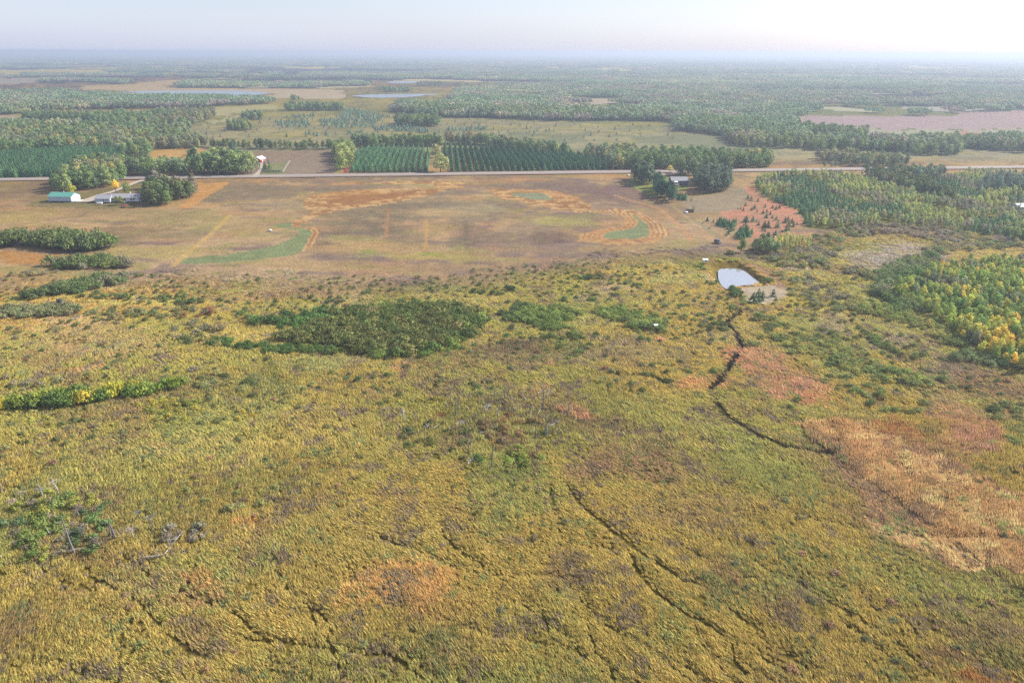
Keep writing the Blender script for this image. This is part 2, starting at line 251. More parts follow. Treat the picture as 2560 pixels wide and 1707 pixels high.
DITHER = [None]
def paint(c, w, colr):
    w = np.asarray(w, float)
    if DITHER[0] is not None and w.ndim: w = .5 * w + .5 * (DITHER[0].random(w.shape) < w)
    w = w[..., None]
    return c * (1 - w) + colr * w
def land(X, Y, full=True):
    """surface colour of the land at X, Y"""
    X = np.asarray(X, float); Y = np.asarray(Y, float)
    d = np.hypot(np.hypot(X, Y), CAM_H)
    n1 = fbm(X, Y, 60, 1); n2 = fbm(X, Y, 14, 5, 3); n3 = fbm(X, Y, 220, 9); n4 = fbm(X, Y, 5, 21, 3)
    wx = X + (fbm(X, Y, 22, 31, 3) - .5) * 16; wy = Y + (fbm(X, Y, 22, 41, 3) - .5) * 16
    inm = pip(X + (n2 - .5) * 10, Y + (n2 - .5) * 26, marsh_poly)
    # field / meadow base
    c = paint(alb((186, 160, 130), d), ss(.38, .62, n1), alb((170, 145, 118), d))
    st1 = fbm(X * .45, Y, 11, 711, 4); st2 = fbm(X * .5 + 91, Y, 26, 731, 4); st3 = fbm(X * .5 + 31, Y, 8, 761, 3)
    c = paint(c, .85 * ss(.5, .64, st1), alb((144, 127, 121), d)); c = paint(c, .6 * ss(.53, .66, st2), alb((190, 152, 120), d))
    c = paint(c, .5 * ss(.56, .68, st3), alb((158, 156, 106), d))
    far = ss(680, 760, Y)
    wet = paint(alb((160, 156, 140), d), ss(.38, .62, n3), alb((144, 148, 132), d))
    wet = paint(wet, .7 * ss(.52, .62, n1), alb((174, 166, 140), d))
    wet = paint(wet, .5 * ss(.54, .66, st2), alb((176, 166, 120), d)); wet = paint(wet, .6 * ss(.54, .64, st1), alb((138, 140, 124), d))
    c = paint(c, far, wet)
    ff = pip(X, Y, DF) | (Y > 5000)
    fl = paint(alb((118, 134, 118), np.minimum(d, 3500)), ss(.35, .65, fbm(X, Y, 500, 77)), alb((140, 146, 128), np.minimum(d, 3500)))
    c = np.where(ff[:, None], fl, c)
    k = ff & (Y > 1700) & (fbm(X, Y, 620, 90, 4) > .615)
    c[k] = alb((190, 186, 176), np.minimum(d[k], 3500))
    # marsh base
    m = paint(alb((172, 150, 76), d), ss(.4, .6, n1), alb((160, 150, 78), d))
    m = paint(m, .8 * ss(.52, .66, n3), alb((176, 142, 84), d))
    m = paint(m, .6 * ss(.54, .72, n2), alb((150, 126, 90), d))
    m = paint(m, .5 * ss(.55, .7, fbm(X, Y, 30, 55)), alb((150, 152, 84), d))
    m = paint(m, ss(1e3, 1300, Y), wet)
    ed = ss(2, 34, np.where(Y > 200, near(X, Y, marsh_poly, True, 5), 99.) + (n2 - .5) * 20)
    c = np.where(inm[:, None], c * (1 - ed[:, None]) + m * ed[:, None], c)
    dx, dy = PROJ(X, Y)
    wdx, wdy = PROJ(wx, wy)
    for (ax, ay, rx, ry, colr, st) in AREA + AREA_F:
        colr = np.array(colr) * .84 + np.mean(colr) * .16
        mk = (np.abs(dx - ax) < rx * 2.1) & (np.abs(dy - ay) < ry * 2.1) & (Y > 5)
        if not mk.any(): continue
        r = np.hypot((wdx[mk] - ax) / rx, (wdy[mk] - ay) / ry) + (n2[mk] - .5) * 1.3
        w = st * ss(1.3, .5, r) * (.5 + .9 * n4[mk])
        c[mk] = paint(c[mk], np.clip(w, 0, 1), alb(colr, d[mk]))
    # reed bed on the right
    rb = WP('d', '1850,985 1960,975 2080,1030 2200,1060 2352,1150 2600,1230 2600,1420 2352,1362 2250,1330 2180,1310 2100,1275 2000,1205 1958,1130 1915,1060')
    mk = pip(wx, wy, rb)
    cc = paint(alb((212, 168, 108), d[mk]), .6 * ss(.45, .65, n2[mk]), alb((150, 126, 108), d[mk])); cc = paint(cc, .35, alb((118, 98, 84), d[mk]))
    cc = paint(cc, .8 * ss(.52, .68, n4[mk]), alb((216, 176, 120), d[mk]))
    c[mk] = paint(c[mk], .9, cc)
    for P_, colr in FIELDS:
        mk = pip(X + (n1 - .5) * 60, Y + (n1 - .5) * 60, P_)
        c[mk] = paint(alb(colr, d[mk]), .35 * n2[mk], alb((165, 165, 145), d[mk]))
    for P_, colr, a in FIELD_NEAR[:4]:
        mk = pip(X + (n2 - .5) * 6, Y + (n2 - .5) * 6, P_)
        c[mk] = paint(alb(colr, d[mk]), .4 * n1[mk], alb((150, 135, 122), d[mk]) if a == 2 else alb(colr, d[mk]))
    q = pip(X + (n2 - .5) * 8, Y + (n2 - .5) * 8, STAND); c[q] = paint(alb((126, 128, 84), d[q]), .6 * n2[q], alb((142, 134, 96), d[q]))
    q = pip(X, Y, TANSTRIP); c[q] = paint(alb((205, 162, 118), d[q]), .5 * n4[q], alb((180, 140, 105), d[q]))
    q = pip(X + (n2 - .5) * 5, Y, LAWN); c[q] = paint(alb((146, 138, 112), d[q]), .5 * n1[q], alb((132, 122, 104), d[q]))
    q = pip(X, Y, HLAWN); c[q] = alb((150, 155, 110), d[q])
    q = pip(X, Y, MOWN); c[q] = paint(alb((166, 150, 132), d[q]), .5 * n1[q], alb((158, 150, 126), d[q]))
    q = pip(wx * .6 + X * .4, wy * .6 + Y * .4, RED); q &= ~pip(X, Y, MOWN)
    c[q] = paint(alb((196, 146, 126), d[q]), .8 * ss(.45, .7, n2[q]), alb((178, 146, 126), d[q]))
    for P_, w_, colr in TRACKS:
        c = paint(c, .7 * ss(w_, w_ * .4, near(X, Y, P_, False) + (n4 - .5) * 1.2), alb(colr, d))
    # mown rings of stubble with fine swaths, and the green food plots
    dg = np.minimum(np.minimum(near(X, Y, G1, True, 90), near(X, Y, G3, True, 90)), near(X, Y, G2, True, 90))
    for P_ in STUBBLE:
        q = pip(X + (n4 - .5) * 3, Y + (n4 - .5) * 8, P_)
        dd = np.where(dg[q] < 80, dg[q], near(X[q], Y[q], STUB_IN[0], True, 200))
        fine = P_ is STUBBLE[1] or P_ is STUBBLE[3]
        s = .5 + (.42 if fine else .1) * np.sin(dd * 2 * np.pi / 3.0 + (n2[q] - .5) * 2) + (fbm(X[q] * .5, Y[q] * 1.3, 3.5, 801, 2) - .5) * (1.2 if fine else 2.2)
        cc = paint(alb((168, 132, 106), d[q]), ss(.2, .8, s), alb((206, 172, 130), d[q]))
        c[q] = paint(cc, .5 * ss(.5, .7, n1[q]), alb((190, 145, 108), d[q]))
    for P_ in STUB_IN:
        q = pip(X, Y, P_); c[q] = alb((168, 130, 104), d[q])
    for P_, colr in ((G1, (142, 150, 116)), (G2, (150, 152, 132)), (G3, (144, 150, 120))):
        q = pip(X + (n4 - .5) * 2, Y, P_); c[q] = paint(alb(colr, d[q]), .6 * n2[q], alb((148, 158, 122), d[q]))
    # pond surroundings
    dr = near(X, Y, RIM, True, 12); ir = pip(X, Y, RIM)
    w = ss(5, 1, dr) * (X < 170) * (1 - ir)
    c = paint(c, .5 * w * ss(95, 60, X - 20 + 0 * Y), alb((196, 136, 92), d)) if False else paint(c, .45 * w, alb((190, 144, 98), d)); c = paint(c, .9 * ir, alb((146, 128, 84), d))
    q = pip(X + (n4 - .5) * 3, Y + (n4 - .5) * 8, PAD); c[q] = paint(alb((196, 182, 158), d[q]), .8 * n2[q], alb((174, 152, 132), d[q]))
    c = paint(c, .85 * ss(3.2, 1.5, near(X, Y, PADPATH, False) + (n4 - .5) * 2), alb((170, 138, 116), d))
    for P_, w_, colr in ((STREAM, 1.1, (62, 58, 46)), (STREAM2, 1.1, (78, 74, 44)), (DITCH, 1.0, (88, 88, 52))):
        c = paint(c, .95 * ss(w_ * 1.3, w_ * .5, near(X, Y, P_, False) + (n4 - .5) * 1.6), alb(colr, d))
    return np.clip(c, .005, .85)

# ------------------------------------------------------------------ materials
def mat(name, base=(.5, .5, .5), rough=.8, noise=0.0, scale=5.0, spec=.3, metal=0.0):
    m = bpy.data.materials.new(name); m.use_nodes = True; nt = m.node_tree; b = nt.nodes['Principled BSDF']
    b.inputs['Base Color'].default_value = (*base, 1); b.inputs['Roughness'].default_value = rough
    b.inputs['Specular IOR Level'].default_value = spec; b.inputs['Metallic'].default_value = metal
    if noise > 0:
        tc = nt.nodes.new('ShaderNodeTexCoord'); nz = nt.nodes.new('ShaderNodeTexNoise'); nz.inputs['Scale'].default_value = scale
        nz.inputs['Detail'].default_value = 5
        mr = nt.nodes.new('ShaderNodeMapRange'); mr.inputs[3].default_value = 1 - noise; mr.inputs[4].default_value = 1 + noise
        mx = nt.nodes.new('ShaderNodeVectorMath'); mx.operation = 'SCALE'; mx.inputs[0].default_value = base
        nt.links.new(tc.outputs['Object'], nz.inputs[0]); nt.links.new(nz.outputs[0], mr.inputs[0])
        nt.links.new(mr.outputs[0], mx.inputs['Scale']); nt.links.new(mx.outputs[0], b.inputs['Base Color'])
    return m
def leafmat(name, trans=.25, var=.35, vscale=.9, bias=1.0):
    """foliage: colour comes from each plant's own tint, varied leaf clump by leaf clump"""
    m = bpy.data.materials.new(name); m.use_nodes = True; nt = m.node_tree; b = nt.nodes['Principled BSDF']
    at = nt.nodes.new('ShaderNodeAttribute'); at.attribute_type = 'INSTANCER'; at.attribute_name = 'color'
    lv = nt.nodes.new('ShaderNodeAttribute'); lv.attribute_type = 'GEOMETRY'; lv.attribute_name = 'lv'
    mr = nt.nodes.new('ShaderNodeMapRange'); mr.inputs[3].default_value = bias * (1 - var); mr.inputs[4].default_value = bias * (1 + var)
    sc = nt.nodes.new('ShaderNodeVectorMath'); sc.operation = 'SCALE'
    nt.links.new(lv.outputs['Fac'], mr.inputs[0]); nt.links.new(at.outputs['Color'], sc.inputs[0]); nt.links.new(mr.outputs[0], sc.inputs['Scale'])
    nt.links.new(sc.outputs[0], b.inputs['Base Color']); b.inputs['Roughness'].default_value = .7; b.inputs['Specular IOR Level'].default_value = .15
    tr = nt.nodes.new('ShaderNodeBsdfTranslucent'); nt.links.new(sc.outputs[0], tr.inputs[0])
    mx = nt.nodes.new('ShaderNodeMixShader'); mx.inputs[0].default_value = trans
    nt.links.new(b.outputs[0], mx.inputs[1]); nt.links.new(tr.outputs[0], mx.inputs[2])
    nt.links.new(mx.outputs[0], nt.nodes['Material Output'].inputs[0])
    return m
M_LEAF = leafmat('foliage', .3, .42, 1, 1.5); M_NEEDLE = leafmat('needles', .12, .3, 1, 1.55); M_GRASS = leafmat('marsh_grass_blades', .35, .25)
M_ASPEN = leafmat('aspen_leaves', .35, .4, 1, 1.7); M_WILLOW = leafmat('willow_leaves', .3, .45, 1, 1.5)
M_BARK = mat('bark', (.16, .13, .10), .9, .3, 3); M_PALE = mat('pale_bark', (.36, .35, .31), .9, .3, 4)
M_DEAD = mat('weathered_dead_wood', (.2, .185, .17), .9, .45, 1.3); M_BLEACH = mat('bleached_dead_wood', (.42, .40, .36), .9, .25, 2)
M_TWIG = mat('twigs', (.30, .27, .25), .9, .3, 3)

def ground_mat():
    m = bpy.data.materials.new('land_surface'); m.use_nodes = True; nt = m.node_tree; b = nt.nodes['Principled BSDF']
    at = nt.nodes.new('ShaderNodeAttribute'); at.attribute_name = 'col'
    geo = nt.nodes.new('ShaderNodeNewGeometry')
    prev = at.outputs['Color']
    for s, lo, hi in ((.9, .62, 1.38), (.16, .8, 1.2), (.03, .9, 1.1)):
        nz = nt.nodes.new('ShaderNodeTexNoise'); nz.inputs['Scale'].default_value = s; nz.inputs['Detail'].default_value = 4
        mr = nt.nodes.new('ShaderNodeMapRange'); mr.inputs[1].default_value = .25; mr.inputs[2].default_value = .75
        mr.inputs[3].default_value = lo; mr.inputs[4].default_value = hi
        sc = nt.nodes.new('ShaderNodeVectorMath'); sc.operation = 'SCALE'
        nt.links.new(geo.outputs['Position'], nz.inputs[0]); nt.links.new(nz.outputs[0], mr.inputs[0])
        nt.links.new(prev, sc.inputs[0]); nt.links.new(mr.outputs[0], sc.inputs['Scale']); prev = sc.outputs[0]
    nt.links.new(prev, b.inputs['Base Color']); b.inputs['Roughness'].default_value = .95; b.inputs['Specular IOR Level'].default_value = .05
    nz = nt.nodes.new('ShaderNodeTexNoise'); nz.inputs['Scale'].default_value = .7; nz.inputs['Detail'].default_value = 3
    bp = nt.nodes.new('ShaderNodeBump'); bp.inputs['Strength'].default_value = .7; bp.inputs['Distance'].default_value = .6
    nt.links.new(geo.outputs['Position'], nz.inputs[0]); nt.links.new(nz.outputs[0], bp.inputs['Height']); nt.links.new(bp.outputs[0], b.inputs['Normal'])
    return m

# ------------------------------------------------------------------ mesh helpers
def mesh_np(name, V, F, mats, midx=None, attrs=None, smooth=False):
    """V (n,3); F list of equal-length faces (m,k)"""
    me = bpy.data.meshes.new(name); V = np.asarray(V, np.float32); F = np.asarray(F, np.int32); m, k = F.shape
    me.vertices.add(len(V)); me.vertices.foreach_set('co', V.ravel())
    me.loops.add(m * k); me.loops.foreach_set('vertex_index', F.ravel())
    me.polygons.add(m); me.polygons.foreach_set('loop_start', np.arange(0, m * k, k, dtype=np.int32))
    me.polygons.foreach_set('loop_total', np.full(m, k, np.int32))
    if midx is not None: me.polygons.foreach_set('material_index', np.asarray(midx, np.int32))
    if smooth: me.polygons.foreach_set('use_smooth', np.ones(m, bool))
    me.update(calc_edges=True)
    for mt in mats: me.materials.append(mt)
    for an, (dom, typ, val) in (attrs or {}).items():
        a = me.attributes.new(an, typ, dom)
        a.data.foreach_set('color' if typ == 'FLOAT_COLOR' else ('vector' if typ == 'FLOAT_VECTOR' else 'value'), np.asarray(val, np.float32).ravel() if typ != 'INT' else np.asarray(val, np.int32))
    return me
class MB:
    """collects polygons, builds ONE mesh object"""
    def __init__(s): s.v = []; s.f = []
    def face(s, pts): n = len(s.v); s.v += [tuple(p) for p in pts]; s.f.append(tuple(range(n, n + len(pts))))
    def box(s, x0, x1, y0, y1, z0, z1):
        n = len(s.v); s.v += [(x0, y0, z0), (x1, y0, z0), (x1, y1, z0), (x0, y1, z0), (x0, y0, z1), (x1, y0, z1), (x1, y1, z1), (x0, y1, z1)]
        s.f += [(n, n + 3, n + 2, n + 1), (n + 4, n + 5, n + 6, n + 7), (n, n + 1, n + 5, n + 4), (n + 1, n + 2, n + 6, n + 5), (n + 2, n + 3, n + 7, n + 6), (n + 3, n, n + 4, n + 7)]
    def tube(s, pts, radii, k=6):
        n = len(s.v); prev = None
        for i, (p, r) in enumerate(zip(pts, radii)):
            p = Vector(p); a = Vector(pts[min(i + 1, len(pts) - 1)]) - Vector(pts[max(i - 1, 0)])
            a.normalize(); q = a.cross(Vector((.31, .95, .11))).normalized(); w = a.cross(q)
            for j in range(k):
                t = 2 * math.pi * j / k; s.v.append(tuple(p + (q * math.cos(t) + w * math.sin(t)) * r))
            if i:
                for j in range(k):
                    b0 = n + (i - 1) * k; b1 = n + i * k
                    s.f.append((b0 + j, b0 + (j + 1) % k, b1 + (j + 1) % k, b1 + j))
        s.f.append(tuple(n + j for j in reversed(range(k)))); b1 = n + (len(pts) - 1) * k; s.f.append(tuple(b1 + j for j in range(k)))
    def prism(s, prof, x0, x1):
        """profile of (y, z) points swept along x"""
        n = len(s.v); k = len(prof)
        s.v += [(x0, y, z) for y, z in prof] + [(x1, y, z) for y, z in prof]
        for j in range(k): s.f.append((n + j, n + (j + 1) % k, n + k + (j + 1) % k, n + k + j))
        s.f.append(tuple(n + j for j in reversed(range(k)))); s.f.append(tuple(n + k + j for j in range(k)))
    def mesh(s, name, m):
        me = bpy.data.meshes.new(name); me.from_pydata(s.v, [], s.f); me.update()
        for q in (m if isinstance(m, (list, tuple)) else [m]): me.materials.append(q)
        return me
    def build(s, name, m, parent=None, bev=0.0):
        o = bpy.data.objects.new(name, s.mesh(name, m)); COL.objects.link(o); o.parent = parent
        if bev:
            b = o.modifiers.new('bevel', 'BEVEL'); b.width = bev; b.segments = 2
        return o
def tag(o, label=None, cat=None, group=None, kind=None):
    if label: o['label'] = label
    if cat: o['category'] = cat
    if group: o['group'] = group
    if kind: o['kind'] = kind
    return o
def empty(name, loc, rz=0, label=None, cat=None, group=None):
    o = bpy.data.objects.new(name, None); COL.objects.link(o); o.location = loc; o.rotation_euler = (0, 0, rz); o.empty_display_size = .5
    return tag(o, label, cat, group)
def sheet(name, P, z, m, kind='structure'):
    mb = MB(); mb.face([(x, y, z) for x, y in P]); o = mb.build(name, m); return tag(o, kind=kind)

# ------------------------------------------------------------------ ground sheet (polar, one mesh to the horizon)
def ground():
    th = np.concatenate([np.arange(-180, -50, 4.0), np.arange(-50, 50, .09), np.arange(50, 180, 4.0)]); th = np.radians(th); nt_ = len(th)
    ph = np.concatenate([np.arange(55, 3, -.088), np.arange(3, .1, -.045)]); r = 100 / np.tan(np.radians(ph))
    r = np.concatenate([[2, 20, 45, 60], r, [60000, 75000]]); nr = len(r)
    R, T = np.meshgrid(r, th, indexing='ij'); X = (R * np.sin(T)).ravel(); Y = (R * np.cos(T)).ravel()
    C = land(X, Y)
    d = np.hypot(X, Y)
    inm = pip(X, Y, marsh_poly)
    Z = (fbm(X, Y, 40, 3, 3) - .5) * 1.0 * ss(900, 500, d) + (fbm(X, Y, 6, 8, 3) - .5) * np.where(inm, .9, .12) * ss(1200, 400, d)
    flat = np.minimum(1, np.minimum(near(X, Y, RIM, True, 20) / 12, 1)); flat[pip(X, Y, RIM)] = 0
    Z *= flat
    ir = pip(X, Y, RIM); dp = near(X, Y, RIM, True, 40)
    Z[ir] -= np.minimum(dp[ir] * .62, 2.2)
    for P_, w, dep in [(STREAM, 1.3, .7), (STREAM2, 1.1, .55), (DITCH, 1.0, .5)] + [(t, a * .9, .25) for t, a in zip(TRAILS, TR_W)]:
        Z -= dep * ss(w * 1.3, w * .3, near(X, Y, P_, False))
    for P_ in LAKES: Z[pip(X, Y, P_)] = -1.0
    Z -= .35 * ss(300, 500, Y) * 0
    i = np.arange((nr - 1))[:, None] * nt_; j = np.arange(nt_); j2 = (j + 1) % nt_
    F = np.stack([i + j, i + j2, i + nt_ + j2, i + nt_ + j], -1).reshape(-1, 4)[:, ::-1]
    # centre cap
    V = np.stack([X, Y, Z], 1)
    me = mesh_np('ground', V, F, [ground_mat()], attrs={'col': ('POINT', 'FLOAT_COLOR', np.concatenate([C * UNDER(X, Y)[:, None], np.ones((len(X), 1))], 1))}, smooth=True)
    o = bpy.data.objects.new('ground', me); COL.objects.link(o); tag(o, kind='structure'); return o
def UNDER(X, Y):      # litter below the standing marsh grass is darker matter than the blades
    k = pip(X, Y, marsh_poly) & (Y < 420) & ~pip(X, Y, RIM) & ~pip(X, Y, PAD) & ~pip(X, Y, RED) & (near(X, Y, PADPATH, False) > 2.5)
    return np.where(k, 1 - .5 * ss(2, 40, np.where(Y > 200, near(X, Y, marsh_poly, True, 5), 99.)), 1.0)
LAKES = [WP('c2', '80,380 130,374 330,368 420,366 660,366 672,371 590,374 540,384 400,393 270,395 170,390'),
         WP('c1', '820,356 900,350 1000,346 1300,344 1600,344 1760,352 1830,358 1840,366 1760,374 1700,382 1560,384 1200,380 900,372'),
         WP('c2', '315,287 345,282 545,279 550,284 520,291 440,294 350,293')]
GROUND = ground()

M_WATER = mat('sky_tinted_pond_water', (.28, .28, .29), .03, 0, spec=1.0); M_WATER.node_tree.nodes['Principled BSDF'].inputs['IOR'].default_value = 2.6  # pale base colour and raised IOR imitate the bright sky reflection
M_LAKE = mat('bright_lake_water', (.16, .17, .17), .30, 0, spec=1.0)
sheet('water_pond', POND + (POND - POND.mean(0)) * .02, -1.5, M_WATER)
for i, P_ in enumerate(LAKES): sheet('water_lake', P_, .05, M_LAKE)

# ------------------------------------------------------------------ roads
M_ROAD = mat('sun_bleached_asphalt', lin((142, 136, 130)) , .9, .12, .5); M_GRAVEL = mat('pale_gravel', lin((158, 144, 126)), .95, .15, .6)
M_VERGE = mat('sandy_verge', lin((134, 114, 98)), .95, .2, .4)
ra = np.array(G(0, 412.5)); rb_ = np.array(G(2352, 383.5)); rdir = (rb_ - ra) / np.linalg.norm(rb_ - ra); rnor = np.array([-rdir[1], rdir[0]])
RANG = math.atan2(rdir[1], rdir[0])
def strip(name, P_, w, z, m, closed=False):
    mb = MB(); L = []; R_ = []
    P_ = [np.array(p) for p in P_]
    for i, p in enumerate(P_):
        a = P_[min(i + 1, len(P_) - 1)] - P_[max(i - 1, 0)]; a = a / np.linalg.norm(a); n = np.array([-a[1], a[0]])
        ww = w[i] if isinstance(w, (list, tuple)) else w
        L.append(p + n * ww / 2); R_.append(p - n * ww / 2)
    for i in range(len(P_) - 1): mb.face([(*R_[i], z), (*R_[i + 1], z), (*L[i + 1], z), (*L[i], z)])
    return tag(mb.build(name, m), kind='structure')
strip('road_verge', [ra - rdir * 900, rb_ + rdir * 900], 17, .62, M_VERGE)
strip('road', [ra - rdir * 900, rb_ + rdir * 900], 6.2, .70, M_ROAD)
strip('path_driveway', WP('c4', '1285,395 1215,415 1020,495 900,530 800,572 745,592'), [7, 5, 4.5, 6, 9, 11], .66, M_GRAVEL)
strip('path_barn_lane', WP('c1', '1735,940 1762,915 1790,880 1795,850 1785,842'), [7, 4, 3.5, 3.5, 7], .66, M_GRAVEL)
strip('path_lawn_edge', WP('c1', '1935,905 1960,860 1985,826'), 2.0, .66, mat('worn_track', lin((140, 132, 112)), .95, .1))
strip('path_homestead', WP('c6', '1255,325 1300,330 1380,350 1440,345 1470,320'), [6, 8, 8, 6, 5], .66, M_VERGE)

# ------------------------------------------------------------------ plant prototypes
def leaves(centers, normals, sizes, rng, flat=.35, aspect=1.0):
    """leaf-clump quads around centres, facing roughly along normals"""
    n = len(centers); nn = normals + rng.normal(0, flat, (n, 3)); nn /= np.linalg.norm(nn, axis=1)[:, None]
    a = np.cross(nn, rng.normal(0, 1, (n, 3))); a /= np.linalg.norm(a, axis=1)[:, None]; b = np.cross(nn, a)
    s = sizes[:, None] * .5; a = a * s * aspect; b = b * s
    k = rng.uniform(.6, 1.1, (n, 4, 1))
    V = np.stack([centers - a * k[:, 0] - b * .4, centers + a * .3 - b * k[:, 1], centers + a * k[:, 2] + b * .4, centers - a * .3 + b * k[:, 3]], 1)
    return V.reshape(-1, 3)
def crown(lumps, n, leaf, rng, inner=.25):
    """lumps: (x,y,z,rx,rz). returns quad verts"""
    L = np.array(lumps); w = L[:, 3] ** 2; idx = rng.choice(len(L), n, p=w / w.sum())
    u = rng.normal(0, 1, (n, 3)); u /= np.linalg.norm(u, axis=1)[:, None]; u[:, 2] = np.where(u[:, 2] < -.35, -u[:, 2], u[:, 2])
    rad = np.where(rng.random(n) < inner, rng.uniform(.4, .9, n), rng.uniform(.88, 1.12, n))
    R = np.stack([L[idx, 3], L[idx, 3], L[idx, 4]], 1)
    c = L[idx, :3] + u * R * rad[:, None]
    return leaves(c, u, rng.uniform(.6, 1.3, n) * leaf, rng)
def plant_mesh(name, V, stem, mats, rng):
    """quad leaves V + stem MB (quads only via tubes)"""
    F = np.arange(len(V)).reshape(-1, 4)
    sv = np.array(stem.v) if stem and stem.v else np.zeros((0, 3)); sf = [f for f in (stem.f if stem else []) if len(f) == 4]
    AV = np.vstack([V, sv]) if len(sv) else V
    AF = np.vstack([F, np.array(sf) + len(V)]) if sf else F
    mi = np.concatenate([np.zeros(len(F)), np.ones(len(sf))])
    lv = np.concatenate([np.repeat(rng.random(len(F)), 4), np.zeros(len(sv))])
    return mesh_np(name, AV, AF, mats, mi, {'lv': ('POINT', 'FLOAT', lv)})
def broadleaf(seed, h=12.0, r=4.2, n=620, leaf=.95, nl=14, trunk=True, low=.04):
    rng = np.random.default_rng(seed); L = []
    for i in range(nl):
        a = rng.uniform(0, 6.28); t = (i + .5) / nl; z = h * (low + .12 + (.86 - low - .12) * t)
        prof = math.sin(math.pi * min(1, (t * .78 + .22))) ** .6
        d = r * .62 * prof * rng.uniform(.5, 1.15); rr = r * rng.uniform(.34, .52) * (.7 + .4 * prof)
        L.append((d * math.cos(a), d * math.sin(a), z, rr, rr * rng.uniform(.75, 1.05)))
    L.append((0, 0, h * .86, r * .38, h * .13)); L.append((0, 0, h * .55, r * .55, h * .22))
    V = crown(L, n, leaf, rng); st = MB()
    if trunk:
        st.tube([(0, 0, -.3), (.1, .05, h * .3), (.2, .1, h * .6)], [.3, .22, .12], 5)
        for l in L[:6]: st.tube([(.1, .05, h * .28), (l[0] * .6, l[1] * .6, l[2] * .85), l[:3]], [.12, .08, .03], 4)
    return V, st, rng
def conifer(seed, h=7.0, r=1.7, n=220, leaf=.8, base=.06):
    rng = np.random.default_rng(seed); t = rng.random(n) ** 1.15; z = h * (base + (1 - base) * t); rr = r * (1 - t) ** .85 * rng.uniform(.55, 1.1, n) + .06
    a = rng.uniform(0, 6.28, n); rr *= 1 + .2 * np.sin(a * 5 + z * 3)
    c = np.stack([rr * np.cos(a), rr * np.sin(a), z], 1); nn = np.stack([np.cos(a), np.sin(a), np.full(n, .7)], 1)
    V = leaves(c, nn, leaf * (1.15 - .75 * t) * rng.uniform(.7, 1.3, n), rng, .3); st = MB()
    st.tube([(0, 0, -.3), (0, 0, h * .5), (0, 0, h * .97)], [.13, .09, .03], 4); return V, st, rng
def aspen(seed, h=7.5, r=1.5, n=300, leaf=.5):
    rng = np.random.default_rng(seed); L = []
    for i in range(7):
        t = i / 6; a = rng.uniform(0, 6.28); d = r * .4 * rng.random(); rr = r * (.45 + .35 * math.sin(math.pi * (.25 + .7 * t)))
        L.append((d * math.cos(a), d * math.sin(a), h * (.3 + .62 * t), rr * .85, rr * 1.1))
    V = crown(L, n, leaf, rng, .4); st = MB(); st.tube([(0, 0, -.3), (.1, 0, h * .5), (0, .1, h * .93)], [.1, .07, .03], 4); return V, st, rng
def shrub(seed, h=2.2, r=2.0, n=260, leaf=.32):
    rng = np.random.default_rng(seed); L = []
    for i in range(9):
        a = rng.uniform(0, 6.28); d = r * math.sqrt(rng.random()) * .72; rr = r * rng.uniform(.26, .42)
        L.append((d * math.cos(a), d * math.sin(a), h * (.22 + .42 * (1 - d / r) * rng.uniform(.8, 1.2)), rr, h * rng.uniform(.24, .36)))
    V = crown(L, n, leaf, rng, .4); st = MB()
    k = 90; a = rng.uniform(0, 6.28, k); dd = r * np.sqrt(rng.random(k)) * .95; cz = h * (1.02 - .55 * (dd / r) ** 2) * rng.uniform(.55, 1.15, k)
    V = np.vstack([V, leaves(np.stack([dd * np.cos(a), dd * np.sin(a), cz], 1), rng.normal(0, 1, (k, 3)) * [1, 1, .3], rng.uniform(.2, .5, k), rng, .1, .6)])
    for l in L[:5]: st.tube([(0, 0, -.2), (l[0] * .5, l[1] * .5, l[2] * .6), l[:3]], [.06, .04, .02], 3)
    return V, st, rng
def pm(name, t, mats): V, st, rng = t; return plant_mesh(name, V, st, mats, rng)
def tuft(seed, n=34, h=1.05, spread=.55, lean=.95, w=.10):
    rng = np.random.default_rng(seed); a = rng.uniform(0, 6.28, n); d = spread * np.sqrt(rng.random(n))
    b = np.stack([d * np.cos(a), d * np.sin(a), np.full(n, -.15)], 1)
    hh = h * rng.uniform(.6, 1.15, n); la = rng.normal(0, .38, n); lm = lean * hh * rng.uniform(.5, 1.3, n)
    tip = b + np.stack([lm * np.cos(la) + .25 * np.cos(a) * d, lm * np.sin(la) + .25 * np.sin(a) * d, hh], 1)
    mid = b * .5 + tip * .5 + np.array([0, 0, 1]) * hh[:, None] * .12
    s = rng.uniform(0, 6.28, n); wv = np.stack([np.cos(s), np.sin(s), np.zeros(n)], 1) * w
    V = np.stack([b - wv, b + wv, mid + wv * .8, tip, mid - wv * .8], 1).reshape(-1, 3)
    F = np.arange(n * 5).reshape(-1, 5)
    return mesh_np('tuft', V, F, [M_GRASS], None, {'lv': ('POINT', 'FLOAT', np.repeat(rng.random(n), 5))})
def clump(seed, rad=16.0, n=26, h=11.0, con=False):
    """a far patch of woodland: many small crowns"""
    rng = np.random.default_rng(seed); Vs = []
    for i in range(n):
        a = rng.uniform(0, 6.28); d = rad * math.sqrt(rng.random()); hh = h * rng.uniform(.7, 1.15); r = 3.4 * rng.uniform(.7, 1.2)
        c0 = np.array([d * math.cos(a), d * math.sin(a), 0])
        k = 14; u = rng.normal(0, 1, (k, 3)); u[:, 2] = np.abs(u[:, 2]) * 1.2 - .25; u /= np.linalg.norm(u, axis=1)[:, None]
        c = c0 + np.stack([u[:, 0] * r, u[:, 1] * r, hh * .58 + u[:, 2] * hh * .4], 1)
        Vs.append(leaves(c, u, rng.uniform(2.2, 3.8, k), rng, .25))
    return plant_mesh('clump', np.vstack(Vs), None, [M_LEAF], rng)

